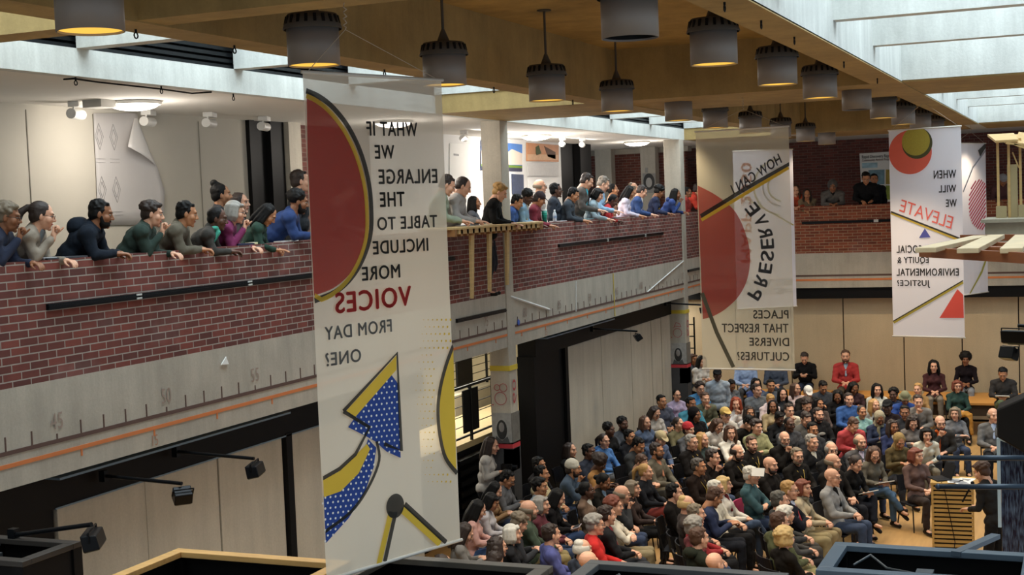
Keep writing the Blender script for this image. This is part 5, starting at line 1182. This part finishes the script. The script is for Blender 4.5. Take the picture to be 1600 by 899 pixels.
# things on the parapet
def slab(x, y, w, d, h, col, lab, name='notebook', cat='notebook', rz=0, X=-8.1, z=4.892):
    P = at(x, y, Z=z+.01); P.x = X
    o = G().box((-w/2, -d/2, 0), (w/2, d/2, h)).box((-w/2+.01, -d/2+.01, h), (w/2-.01, d/2-.01, h+.001), 1).build(name, [mat(col, .7, .05), mat('#b9b9bc' if col > '#c' else col, .8, .1, 40)], label=lab, cat=cat); o.location = (X, at(x, y, X=X).y, z); o.rotation_euler.z = R(rz); return o
for a in ((92, 406, .2, .5, .012, '#3c3f46', 'dark flat folder under the forearm of the beige cardigan'), (75, 407, .14, .25, .016, '#cfd4d8', 'white sheet on the parapet under the beige cardigan sleeve'), (396, 381, .1, .16, .02, '#d9d5a4', 'small pale yellow note pad by the magenta sleeve'), (440, 378, .1, .16, .012, '#d4d4d0', 'white note on the parapet beside the green sweater'), (455, 377, .1, .15, .012, '#e0e0dc', 'small white card on the parapet left of the blue jacket'), (375, 384, .16, .3, .015, '#262c48', 'navy folder under the magenta forearm')): slab(*a)
for a in ((730, 347, .22, .35, .008, '#c6c4c2', 'grey drawing pad on the timber table before the light grey sweater'), (768, 344, .2, .4, .012, '#d8d0bc', 'cream sketchbook on the timber table before the blond person')): slab(*a, X=-8.0, z=4.932)
for i, (x, c, l) in enumerate(((872, '#d8d8da', 'white sheet below the dark jacket behind the water bottle'), (897, '#e0dcd4', 'open white sketchbook below the dark grey zip jacket'), (915, '#8cc0c4', 'pale turquoise pad beneath the grey jacket sleeves'), (935, '#d4d4d6', 'white sheet below the dark haired person in pale top'), (960, '#c4ccd8', 'pale blue sheet in front of the bowed red shirt'), (983, '#c8ccd6', 'white page below the lilac white shirt'), (1012, '#dcdcdc', 'white page held by the navy shirt person'))): slab(x, 340, .2, .3, .01, c, l, X=-8.12)
P = at(851, 345, X=-8.06)
t = empty('insulated_tumbler', (-8.06, P.y, 4.892), 0, 'green banded insulated tumbler standing on the brick parapet', 'tumbler'); G().lathe([(0, 0), (.035, 0), (.045, .19), (0, .19)]).build('cup', mat('#139c84', .4, .05), t, True); G().lathe([(.046, .19), (.047, .21), (0, .212)]).build('lid', mat('#cfe6e0', .4, 0), t, True)
for k in range(4): G().lathe([(.0385+.002*k, .03+.04*k), (.0395+.002*k, .033+.04*k), (.039+.002*k, .037+.04*k)]).build('band', mat('#0b6b5a', .4, 0), t, True)
P = at(867, 343, X=-8.08)
t = empty('water_bottle', (-8.08, P.y, 4.892), 0, 'clear plastic water bottle right of the green tumbler', 'bottle'); G().lathe([(0, 0), (.03, 0), (.032, .02), (.030, .06), (.033, .1), (.028, .14), (.012, .17), (.012, .18)]).build('bottle_body', mat('#c9d2da', .15, 0), t, True); G().lathe([(.014, .18), (.014, .2), (0, .2)]).build('cap', mat('#e8e8ec', .4, 0), t, True); G().lathe([(.0325, .06), (.0335, .1)]).build('paper_label', mat('#8fa6c4', .6, .3, 40), t, True)
# ---- seated audience: x, y, female, pose, hair, haircolour, skin, top, label, [leg, extra, yaw]
AUD = [
 (739, 755, 0, 'sphone', 'short', 'k', 't', '#5b5c60', 'person in grey sweater with black hair and glasses seated by the banner edge', '', 'glasses'),
 (747, 797, 1, 'swrite', 'long', 'k', 'l', '#c99a90', 'person in pink top with long black hair and blue jeans, writing', '#34507c', ''),
 (768, 785, 1, 'swrite', 'bob', 'k', 't', '#b9b4b6', 'person in white sweater bent over a tablet beside the pink top', '', ''),
 (791, 768, 1, 'sphone', 'long', 'k', 'l', '#8a6a48', 'person in tan and black plaid shirt with long dark hair looking down', '', ''),
 (836, 727, 1, 'slap', 'short', 'k', 't', '#1c1a1c', 'dark haired person in shadow at the foot of the black doorway', '', ''),
 (846, 742, 0, 'slap', 'short', 'k', 't', '#c4b892', 'person in cream shirt with short black hair below the black doorway', '', ''),
 (840, 760, 0, 'slap', 'messy', 'k', 't', '#6f7a84', 'person in grey and orange jacket just below the cream shirt', '', 'scarf:#c98a34'),
 (827, 797, 0, 'slap', 'balding', 'n', 'l', '#3c4a3a', 'balding person in olive green shirt and khaki trousers, hands clasped', '#8b7a50', 'beard'),
 (846, 790, 1, 'slap', 'bob', 'g', 'l', '#55202a', 'grey haired person in maroon cardigan beside the olive green shirt', '', ''),
 (874, 776, 1, 'swrite', 'long', 'k', 'l', '#141214', 'person in black sweater with long dark hair writing on a tablet', '#2f4468', ''),
 (880, 708, 1, 'slap', 'long', 'd', 'l', '#17171a', 'person with long dark hair in black against the doorway edge', '', ''),
 (896, 733, 0, 'schin', 'beanie', '#b9b4a6', 't', '#3a4a5c', 'person in pale grey beanie and denim jacket, hand on cheek', '', 'beard'),
 (918, 705, 0, 'slap', 'short', 'k', 'd', '#1b2334', 'person in navy jacket seated by the first pale panel', '', ''),
 (936, 722, 1, 'sphone', 'afro', 'd', 'd', '#a87a44', 'person in tan sweater with round afro looking at a phone', '', ''),
 (944, 690, 1, 'sx', 'pony', 'd', 'l', '#4470a8', 'person in light blue hoodie with ponytail and glasses, legs crossed', '#8c9096', 'glasses'),
 (905, 766, 1, 'slap', 'lowbun', 'k', 'd', '#6a5444', 'person in brown tweed jacket with black hair and white collar', '', 'in:#d0ccc4'),
 (943, 754, 1, 'sphone', 'lowbun', 'k', 'b', '#1d1b17', 'person in black jacket with blue collar and slick black hair', '', 'in:#7890a8'),
 (811, 820, 0, 'sphone', 'messy', 'n', 'l', '#26282e', 'person with tousled grey brown hair bent low in the near rows', '', ''),
 (813, 844, 1, 'slap', 'bob', 'w', 'l', '#1f1f22', 'white haired person in dark jacket in the second nearest row', '', ''),
 (829, 838, 0, 'slap', 'short', 'd', 'l', '#4a4f86', 'person in violet blue shirt with clasped hands behind the white hair', '', ''),
 (796, 860, 1, 'slap', 'wavy', 'd', 'l', '#1e1e20', 'person with wavy dark brown hair and glasses nearest the dark tower rim', '', 'glasses'),
 (763, 872, 1, 'sbow', 'bun', 'd', 'l', '#3c3428', 'bowed person with brown hair and yellow band low by the banner corner', '', ''),
 (729, 836, 1, 'sphone', 'long', 'd', 'l', '#77736e', 'person in light grey sweater with dark hair against the banner bottom', '', ''),
 (708, 870, 1, 'slap', 'long', 'd', 'l', '#1c1a1a', 'dark haired person just under the banner bottom corner', '', ''),
 (932, 815, 0, 'slap', 'messy', 'g', 'l', '#c0201c', 'grey haired person in bright red sweater, hands clasped', '#17171a', 'glasses'),
 (911, 860, 0, 'slap', 'thin', 'w', 'l', '#2c3340', 'white haired person seen from behind next to the red sweater', '', ''),
 (920, 880, 0, 'slap', 'bald', 'w', 'l', '#22242a', 'bald crown just above the dark tower rim below the red sweater', '', ''),
 (947, 812, 0, 'slap', 'short', 'd', 'l', '#1c1c1f', 'person in black jacket with red tie just right of the red sweater', '', 'in:#8a2c34'),
 (973, 664, 0, 'sxc', 'afroshort', 'k', 'd', '#3f444c', 'bearded person in dark grey sweater leaning back by the second panel', '', 'beard'),
 (953, 673, 1, 'slap', 'afroshort', 'k', 'd', '#141416', 'dark haired person in black beside the leaning back grey sweater', '', ''),
 (1011, 662, 1, 'slap', 'long', 'b', 'l', '#4b5a74', 'person in blue plaid shirt with long light brown hair', '', ''),
 (1024, 646, 1, 'sphone', 'long', 'd', 'l', '#b7b0a8', 'person in pale blouse with long dark hair by the third panel', '', 'glasses'),
 (1031, 686, 0, 'swrite', 'cap', '#b3a27c', 'l', '#4a5a78', 'person in beige cap and blue plaid shirt holding a white phone', '', ''),
 (1058, 662, 1, 'slap', 'lowbun', 'd', 'l', '#6a6346', 'person in olive field jacket with dark hair left of the red headscarf', '', ''),
 (998, 698, 0, 'sphone', 'short', 'k', 't', '#26282a', 'black haired person in dark sweater looking down mid row', '', ''),
 (1025, 706, 0, 'slap', 'short', 'd', 't', '#5c5648', 'person in grey jacket over salmon shirt with glasses and beard', '', 'beard glasses in:#cf8a6a'),
 (1003, 722, 1, 'sphone', 'short', 'b', 'l', '#2a2622', 'brown haired person bowed behind the blond ponytail', '', ''),
 (1009, 738, 1, 'sx', 'pony', 'y', 'l', '#16181e', 'person in navy sweater with long blond ponytail and rust trousers', '#8c3a34', ''),
 (989, 764, 1, 'slap', 'bob', 'n', 'l', '#2c1c18', 'person in dark brown coat with grey brown hair looking up', '', ''),
 (972, 772, 0, 'schin', 'balding', 'n', 'l', '#2a2c30', 'balding person with hand at the mouth and wristwatch', '', 'glasses'),
 (960, 792, 1, 'scross', 'curly', 'a', 'l', '#cfc6b4', 'person with curly auburn hair and black vest over white sleeves', '#85785a', 'in:#1a1612'),
 (1063, 768, 0, 'sx', 'short', 'k', 'l', '#100c0a', 'person in black robe with dark trousers and crossed legs mid row', '#15100e', ''),
 (1082, 785, 0, 'slap', 'thin', 'y2', 'l', '#3a2f2a', 'grey blond person next to a dark brown head in the near middle', '', ''),
 (1102, 780, 0, 'sphone', 'short', 'b', 't', '#1c2848', 'brown haired person in navy jacket bowed in the near middle', '', ''),
 (1087, 802, 0, 'slap', 'short', 'n', 'l', '#8c1c20', 'grey blond person in dark red sweater, hands clasped in front', '', ''),
 (1087, 822, 1, 'slap', 'fluffy', 'g', 'l', '#6c2a2c', 'person with fluffy grey hair in patterned red scarf near the tower rim', '', 'scarf:#7c4440'),
 (1093, 842, 0, 'slap', 'short', 'b', 'l', '#20241a', 'brown haired person in dark green hooded jacket, profile right', '', ''),
 (1117, 882, 0, 'schin', 'bald', 'g', 'l', '#17181a', 'bald person with raised hand just above the tower rim', '', ''),
 (1056, 618, 1, 'slap', 'lowbun', 'k', 'l', '#a79ab8', 'person in lilac top with glasses beside the fourth pale panel', '', 'glasses'),
 (1034, 628, 0, 'slap', 'short', 'k', 't', '#3c4050', 'dark haired person left of the lilac top against the panel', '', ''),
 (1094, 608, 0, 'schin', 'curly', 'd', 'l', '#4a86b4', 'person in bright blue t-shirt with curly hair and glasses', '', 'glasses'),
 (1080, 632, 0, 'slap', 'short', 'k', 'b', '#3a7c90', 'person in teal shirt with short black hair looking down', '', ''),
 (1102, 624, 0, 'schin', 'short', 'b', 'l', '#5a5c48', 'person in olive grey top with brown hair and hand to the face', '', ''),
 (1092, 652, 0, 'slap', 'hood', '#141214', 'b', '#121113', 'person in black hoodie with orange letters across the chest', '', 'pocket:#c8622c'),
 (1128, 650, 0, 'slap', 'cap', '#c4a45c', 'l', '#b9b4ac', 'person in yellow tan cap and glasses with white shirt', '', 'glasses'),
 (1076, 672, 1, 'slap', 'beanie', '#b52a30', 'l', '#55565a', 'person in red headscarf and grey coat', '', ''),
 (1150, 632, 1, 'schin', 'wavy', 'r', 'l', '#e2dcd8', 'red haired person in white t-shirt with hand at the mouth', '', ''),
 (1171, 646, 1, 'slap', 'wavy', 'd', 't', '#d4cdc8', 'person with wavy brown hair and pale scarf mid audience', '', ''),
 (1185, 613, 0, 'slap', 'short', 'd', 'l', '#64686c', 'person in grey striped shirt looking down below the banner', '', ''),
 (1188, 596, 1, 'slap', 'wavy', 'k', 'l', '#3a4a7c', 'person in dark blue top with loose dark hair below the banner', '', ''),
 (1202, 624, 1, 'sphone', 'short', 'y', 'l', '#dcc8c6', 'blond person in pinkish white hoodie below the banner', '', ''),
 (1209, 638, 1, 'slap', 'long', 'k', 'b', '#a8936e', 'person in beige sweater with long straight black hair', '', ''),
 (1223, 617, 1, 'slap', 'long', 'k', 'l', '#26282c', 'person in charcoal turtleneck with long dark hair', '', ''),
 (1243, 608, 1, 'slap', 'long', 'b', 'l', '#d8c0bc', 'person with long brown hair and pale pink top at the banner corner', '', ''),
 (1262, 614, 0, 'sphone', 'cap', '#dcd8d2', 'l', '#23211f', 'person in white cap with head bent down', '', ''),
 (1232, 640, 0, 'schin', 'short', 'd', 'l', '#c8c0ac', 'person in cream patterned shirt with brown hair mid audience', '', ''),
 (1142, 677, 1, 'sxc', 'wavy', 'b', 'l', '#dfd9cc', 'person in white sweater with long brown hair turned right', '', ''),
 (1182, 668, 0, 'scross', 'messy', 'd', 'l', '#8c8c66', 'person in sage green sweater with folded arms', '', ''),
 (1168, 660, 0, 'sbow', 'short', 'k', 'l', '#1a1816', 'person in black and gold stripes bowed behind the sage sweater', '', ''),
 (1234, 664, 0, 'slap', 'crop', 'k', 'd', '#36373c', 'person with glasses in charcoal sweater mid audience', '', 'glasses'),
 (1219, 656, 1, 'sphone', 'short', 'k', 'd', '#1c1c1e', 'person in black looking down left of the charcoal sweater', '', ''),
 (1226, 687, 0, 'schin', 'balding', 'g', 'l', '#151210', 'bald bearded person in black coat and glasses, hand on mouth', '', 'beard glasses'),
 (1081, 692, 0, 'slap', 'short', 'g', 'l', '#151110', 'grey haired person in black cassock and glasses, left of a blond head', '', 'glasses chain'),
 (1098, 688, 1, 'slap', 'long', 'y', 'l', '#2c3a38', 'blond person with green hair band between two dark clothed ones', '', ''),
 (1124, 664, 1, 'sbow', 'long', 'b', 'l', '#d8d2c8', 'person with brown hair and white sleeve bent forward', '', ''),
 (1262, 632, 0, 'sphone', 'curly', 'd', 'l', '#17171a', 'curly haired person in black t-shirt with red lettering', '', 'pocket:#b8343c'),
 (1175, 695, 0, 'slap', 'short', 'b', 'l', '#171310', 'brown bearded person in black robe with gold chain', '', 'beard chain'),
 (1092, 730, 0, 'slap', 'short', '#4a443e', 't', '#1d120d', 'dark grey haired person in brown black cassock, nearest of the robed group', '', 'chain'),
 (1114, 716, 0, 'schin', 'short', 'd', 'l', '#171210', 'robed person with parted brown hair and hand at the cheek', '', ''),
 (1152, 708, 0, 'slap', 'thin', 'd', 'l', '#15110f', 'robed person with thinning hair and full beard looking down', '', 'beard chain'),
 (1204, 728, 0, 'scross', 'bald', 'd', 'l', '#14100e', 'bald robed person with dark beard, arms folded', '', 'beard'),
 (1246, 714, 0, 'slap', 'short', 'n', 'l', '#161311', 'robed person with grey brown hair and silver neck chain', '', 'beard chain glasses'),
 (1115, 762, 0, 'slap', 'short', 'w', 'l', '#c7c0b0', 'white haired person in cream shirt beside a blond white haired one', '', ''),
 (1136, 760, 1, 'sx', 'bob', 'y2', 'l', '#d6cfc4', 'pale blond person in white shirt over dark red with blue jeans', '#34445c', 'in:#6a1c20'),
 (1168, 750, 0, 'scross', 'short', 'w', 'l', '#2f4e54', 'white haired person in teal sweater shading the eyes with a sheet', '', 'glasses'),
 (1234, 767, 0, 'scross', 'short', 'y', 'l', '#14161f', 'person in navy suit with red tie and glasses', '#8a7c58', 'glasses tie:#b8343a in:#b4bcd0'),
 (1257, 762, 1, 'slap', 'bob', 'a', 'l', '#b8a88a', 'person in cream cardigan with dark red brown hair beside the navy suit', '#8a7a58', 'scarf:#77705c'),
 (1220, 789, 0, 'slap', 'short', '#4a4740', 'l', '#2c2c2c', 'dark grey haired head in front of the navy suit', '', ''),
 (1227, 800, 1, 'slap', 'messy', 'w', 'l', '#3c3a38', 'white haired head just below the dark grey haired one', '', ''),
 (1219, 817, 0, 'slap', 'short', 'b', 'l', '#4c5030', 'person in olive jacket with glasses and hands held forward', '#8a8258', 'glasses'),
 (1228, 842, 1, 'slap', 'fluffy', 'y2', 'l', '#16120e', 'person with curly blond hair in black seen from behind', '', ''),
 (1309, 620, 1, 'sphone', 'long', 'k', 'b', '#1c1b1c', 'person in black with long black hair below the red sweater', '', ''),
 (1330, 627, 0, 'slap', 'short', 'd', 'l', '#2f5590', 'person in royal blue t-shirt with dark hair looking right', '', ''),
 (1337, 609, 1, 'sphone', 'long', 'k', 'b', '#3a2026', 'person with long black hair and burgundy top in front of the table', '', ''),
 (1286, 606, 0, 'sphone', 'short', 'k', 't', '#3c4048', 'black haired person bowed in front of the first table', '', ''),
 (1372, 613, 1, 'slap', 'wavy', 'k', 'l', '#c8c6ba', 'person in pale grey shirt with dark wavy hair before the table end', '', ''),
 (1393, 616, 1, 'slap', 'curly', 'k', 'd', '#1f2c48', 'person with curly black hair and navy jacket in the back rows', '', ''),
 (1412, 620, 0, 'sphone', 'bucket', '#77785c', 'b', '#24458c', 'person in olive bucket hat and blue jacket', '', ''),
 (1363, 632, 1, 'slap', 'long', 'y', 'l', '#8c8a86', 'strawberry blond person in grey shirt mid back rows', '', ''),
 (1348, 645, 1, 'slap', 'lowbun', 'd', 't', '#88b0ac', 'person in pale teal hoodie with pulled back dark hair', '', ''),
 (1374, 654, 1, 'sphone', 'hijab', '#9c927a', 'b', '#24304c', 'person in beige headscarf and navy coat', '', 'scarf:#8a8468'),
 (1388, 640, 0, 'slap', 'cap', '#1a1a1c', 'd', '#1f1416', 'person in black cap and dark maroon top', '', ''),
 (1279, 649, 0, 'slap', 'short', 'd', 'l', '#1a1a1c', 'bearded person in black t-shirt with white print', '', 'beard pocket:#a8a49c'),
 (1333, 665, 0, 'sbow', 'short', 'b', 'l', '#a83c40', 'person in coral red hoodie with head bent down', '', ''),
 (1396, 668, 1, 'slap', 'wavy', 'd', 'b', '#1c2850', 'person in navy cardigan with warm lit smiling face', '', 'in:#d8d4cc'),
 (1434, 628, 0, 'schin', 'short', 'd', 'l', '#77736e', 'person in grey sweater with hand covering the mouth', '', ''),
 (1434, 609, 1, 'slap', 'short', 'y', 'l', '#9c7a4c', 'young blond person in the back row below the two women', '', ''),
 (1270, 673, 0, 'slap', 'short', 'k', 't', '#202228', 'black haired person in dark suit, white collar and glasses', '', 'glasses in:#d4d0c8'),
 (1278, 634, 1, 'slap', 'wavy', 'k', 't', '#4a3c38', 'dark haired person behind the white print t-shirt', '', ''),
 (1428, 660, 1, 'sphone', 'wavy', 'd', 'l', '#78726e', 'person in grey sweater with dark brown curls bent down', '', ''),
 (1273, 698, 0, 'slap', 'short', 'g', 'l', '#17171a', 'grey haired person in black suit and white shirt looking right', '', 'in:#cfcabc'),
 (1296, 700, 0, 'slap', 'thin', 'g', 'l', '#1c1b1c', 'person in dark coat with glasses and thin grey hair', '', 'glasses'),
 (1344, 692, 0, 'slap', 'thin', 'n', 'l', '#4c4a4c', 'person in grey blazer with pale lilac shirt and grey beard', '', 'beard in:#c4b8cc'),
 (1302, 723, 0, 'slap', 'balding', 'n', 'l', '#16120f', 'balding robed person with grey beard and red collar', '', 'beard scarf:#8a2018'),
 (1300, 748, 0, 'slap', 'bald', 'g', 'l', '#8d8c8a', 'bald person in black vest over grey shirt with glasses', '#33415a', 'glasses in:#141416'),
 (1336, 724, 1, 'swrite', 'lowbun', 'd', 'l', '#100f10', 'person in black turtleneck with dark hair tied back, writing', '#11131c', ''),
 (1366, 711, 1, 'swrite', 'long', 'b', 'l', '#5e594e', 'person in grey tweed blazer with light brown hair and glasses', '#44607e', 'glasses'),
 (1405, 690, 1, 'sphone', 'hijab', '#8e7446', 't', '#4f4222', 'person in brown hat like wrap and olive brown jacket', '', ''),
 (1432, 713, 1, 'slap', 'bob', 'a', 'l', '#5d4640', 'person in mauve brown sweater with auburn hair, hands on knee', '#2c1f1a', ''),
 (1448, 680, 1, 'schin', 'bob', 'k', 'l', '#c7c4b4', 'person in white vest and navy sleeves with short black hair', '#6c6454', ''),
 (1466, 660, 0, 'schin', 'balding', 'd', 'l', '#2a2826', 'bald person with glasses and bright orange scarf', '#24262c', 'glasses beard scarf:#c85a1c'),
 (1492, 647, 1, 'scross', 'bob', 'n', 'l', '#66676b', 'person in grey cardigan with folded arms and short dark hair', '#2c3850', ''),
 (1496, 604, 1, 'slap', 'bob', 'a', 'l', '#1d3a34', 'person in dark green sweater with auburn hair and mustard coat on the lap', '#1a1a1c', 'glasses'),
 (1552, 650, 0, 'slap', 'balding', 'n', 'l', '#5e5d5c', 'bald person in grey jacket over light blue shirt at the right', '#16181c', 'in:#9fb0cc'),
 (1205, 604, 0, 'slap', 'short', 'k', 't', '#4c5564', 'dark haired person in slate jacket just under the banner hem', '', ''),
 (1150, 600, 1, 'sphone', 'short', 'k', 'b', '#6a7078', 'dark haired person in grey behind the red haired one', '', ''),
 (1412, 646, 0, 'slap', 'short', 'k', 'b', '#23252c', 'person in dark jacket between the bucket hat and the grey sweater', '', ''),
 (1258, 655, 0, 'sphone', 'short', 'd', 'l', '#565450', 'person in stone grey jacket left of the bearded print t-shirt', '', ''),
 (984, 683, 1, 'slap', 'short', 'k', 't', '#1c1d22', 'dark haired person between the blue hoodie and the beige cap', '', ''),
]
AR = []
for i, (row, (P, sc, az, kd)) in enumerate(zip(AUD, plan(AUD))):
    (x, y, f, _k, h, hc, sk, top, lab, leg, ex) = row
    AR.append(seated(P, sc, az, bool(f), kd, h, hc, sk, top, lab, leg or None, ex, (0, 20, 0, -20, 0)[i % 5] if x > 1100 else (0, -12)[i % 2], '#c0406c' if 'teal sweater shading' in lab else None))
# people sitting on the long tables at the back
for (x, y, f, kd, h, hc, sk, top, lab, leg, ex, az) in (
 (1257, 561, 0, 'sphone', 'short', 'd', 'l', '#141518', 'person in black shirt sitting on the table, looking at a phone', '#22304c', '', 175),
 (1321, 550, 0, 'slap', 'short', 'b', 'l', '#a02c2c', 'bearded person in red v-neck sweater sitting on the table edge', '#4c4234', 'beard in:#8fa4b8', 172),
 (1459, 574, 1, 'slap', 'wavy', 'k', 'l', '#3c1418', 'person with long wavy black hair in dark red shawl on the table', '#7c7468', '', 172),
 (1509, 563, 1, 'slap', 'afro', 'k', 'b', '#160f14', 'person with round black afro in dark sweater sitting on the table', '#8a9098', '', 176),
 (1567, 586, 0, 'swrite', 'short', 'k', 't', '#2c2826', 'person in dark blazer writing on a white pad at the right', '#5c6848', '', 180),
 (1165, 566, 0, 'slap', 'short', 'd', 'l', '#8fa4c8', 'person in light blue shirt sitting on the table behind the banner hem', '#3a3c40', '', 170),
 (1212, 566, 0, 'slap', 'short', 'd', 'l', '#3c4658', 'person in slate blue sweater sitting behind the banner corner', '#2c3038', '', 170)):
    J = pose(kd, bool(f)); P = at(x, y, Z=J['Hc'].z+.28)
    s_ = 1.0; lf = .29
    if 'red v-neck' in lab: s_ = 1.1; lf = .25; P = at(x, y, Y=31.0)
    o, root = person(kd, bool(f), P, az, h, hc, sk, top, leg, lab, 'people sitting on the long tables', 0, 0, ex, s_); o.location.z = lf
    if 'dark blazer' in lab:
        t = empty('stool', (root.x, root.y, 0), 0, 'dark stool under the person writing in the dark blazer', 'stool'); G().cyl((0, 0, .66), (0, 0, .70), .19).build('seat', mat('#2a1f16'), t)
        for k in range(4): a = math.pi/4+k*math.pi/2; G().tube([(.13*math.cos(a), .13*math.sin(a), .66), (.2*math.cos(a), .2*math.sin(a), .012)], .013).build('leg', M_BLKM, t)
# standing people
def standing(x, y, fem, kd, h, hc, sk, top, leg, lab, az, Z, ex='', g=None):
    J = pose(kd, fem); s = Z/J['Hc'].z; P = at(x, y, Z=Z); return person(kd, fem, P, az, h, hc, sk, top, leg, lab, g, 0, 0, ex, s)
V = standing(768, 697, True, 'cam', 'long', 'd', 'l', '#a9a5a0', '#16161a', 'standing person in white grey sweater filming with a tripod camera beside the near column', 80, 1.60)
Lc = standing(1534, 738, True, 'lectern', 'messy', 'b', 'l', '#252321', '#1c1a19', 'standing speaker in black jacket with short brown hair reading at the lectern', -62, 1.52)
standing(1121, 587, False, 'stand', 'cap', '#161617', 'd', '#99a2ac', '#17181c', 'standing person in black cap and light grey hoodie left of the banner hem', 160, 1.56)
standing(1097, 566, True, 'cam', 'wavy', 'k', 'l', '#cfcac2', '#16161a', 'standing person in white shirt with long dark hair beside the middle banner', 130, 1.55)
standing(1083, 562, True, 'stand', 'bob', 'b', 't', '#5a6470', '#25262c', 'standing person in grey blue jacket beside the far column', 120, 1.58)
# tripod with camera
hm_ = V[1]; d = Vector((math.sin(R(80)), math.cos(R(80)), 0)); c = hm_+d*.36; c.z = 0
t = empty('camera_tripod', c, R(10), 'black video tripod with small camera in front of the white grey sweater', 'tripod')
for k in range(3):
    a = 2*math.pi*k/3+.5; G().tube([(0, 0, 1.1), (.42*math.cos(a), .42*math.sin(a), .01)], .014).box((.42*math.cos(a)-.02, .42*math.sin(a)-.02, 0), (.42*math.cos(a)+.02, .42*math.sin(a)+.02, .02)).build('leg', M_BLKM, t)
G().cyl((0, 0, .8), (0, 0, 1.2), .016).ell((0, 0, 1.2), .035).tube([(0, 0, 1.2), (-.28, .06, 1.12)], .01).build('head_and_handle', M_BLKM, t)
t = empty('video_camera', (c.x, c.y, 1.235), R(10), 'small black video camera mounted on the tripod', 'camera')
G().box((-.09, -.04, 0), (.08, .04, .09)).box((-.06, -.05, .03), (.02, -.04, .09)).build('camera_body', M_BLK, t, bevel=.008); G().cyl((.08, 0, .045), (.15, 0, .045), .032).build('lens', M_BLKM, t)
G().tube([Lc[0].location+Vector((-.42, .2, 1.1)), Lc[0].location+Vector((-.3, .15, 1.34))], .012).ell(Lc[0].location+Vector((-.29, .15, 1.36)), .025).build('microphone', M_BLK, label='black hand microphone in front of the speaker mouth', cat='microphone')
# held papers and phones: (person label fragment, kind)
held = [('long dark hair writing on a tablet', 'tablet', '#c8bcc0', 'white tablet held by the person in black sweater'), ('pink top with long', 'notebook', '#cfcac4', 'open notebook on the lap of the pink top'), ('bent over a tablet', 'tablet', '#4c4e54', 'dark tablet on the lap of the white sweater'), ('afro looking at a phone', 'phone', '#1a1a1c', 'black phone held by the tan sweater'), ('holding a white phone', 'phone', '#e4e4e4', 'white phone held by the beige cap'), ('tied back, writing', 'notebook', '#dcd8cc', 'white notebook on the lap of the black turtleneck'), ('light brown hair and glasses', 'notebook', '#e2ded2', 'open white notebook on the lap of the tweed blazer'), ('blazer writing', 'notebook', '#e6e4de', 'white pad held by the dark blazer'), ('looking at a phone', 'phone', '#1c1c1e', 'black phone held by the black shirt on the table'), ('dark brown curls bent', 'notebook', '#d8d4cc', 'white pad on the lap of the grey sweater with curls')]
done = set()
for o in list(bpy.data.objects):
    if o.get('category') != 'person': continue
    for fr, nm, cc, lab in held:
        if fr in o['label'] and lab not in done and not (fr == 'looking at a phone' and 'black shirt' not in o['label']):
            done.add(lab); k = {'tablet': (.2, .15, .01), 'notebook': (.26, .19, .012), 'phone': (.07, .14, .009)}[nm]
            q = G().box((-k[0]/2, -k[1]/2, 0), (k[0]/2, k[1]/2, k[2])).box((-k[0]/2+.008, -k[1]/2+.008, k[2]), (k[0]/2-.008, k[1]/2-.008, k[2]+.001), 1).build(nm, [mat(cc, .6, .03), mat(cc if nm == 'notebook' else '#2a3038', .4, .05)], label=lab, cat=nm)
            z = .675 if nm != 'phone' else .80
            if 'writing' in fr or 'glasses' in fr or 'pink' in fr or 'blazer' in fr: z = .69
            bpy.context.view_layer.update(); M = o.matrix_world.copy(); q.matrix_world = M@Matrix.Translation((0, .37, z+.03))@Matrix.Rotation(R(18), 4, 'X')
for o in bpy.data.objects:
    if o.get('category') == 'person' and 'shading the eyes' in o['label']:
        q = G().box((-.06, -.09, 0), (.06, .09, .003)).build('paper_sheet', mat('#e8e4dc', .8, .02), label='white sheet raised beside the face of the teal sweater', cat='paper'); bpy.context.view_layer.update()
        q.matrix_world = o.matrix_world@Matrix.Translation((.13, .10, 1.24))@Matrix.Rotation(R(60), 4, 'Y')
    if o.get('category') == 'person' and 'mustard coat' in o['label']:
        g = G(); g.ell((0, .28, .62), (.2, .2, .07)); g.cap((-.15, .43, .6), .06, (-.17, .47, .25), .05); g.cap((.12, .43, .6), .05, (.14, .46, .35), .04)
        me = remesh(g, .015, 1, .012); q = link('folded_coat', me); me.materials.append(cloth('#a8762c')); tag(q, 'mustard yellow coat draped over the lap of the dark green sweater', 'coat'); bpy.context.view_layer.update(); q.matrix_world = o.matrix_world.copy()
bpy.data.scenes.remove(TMP)
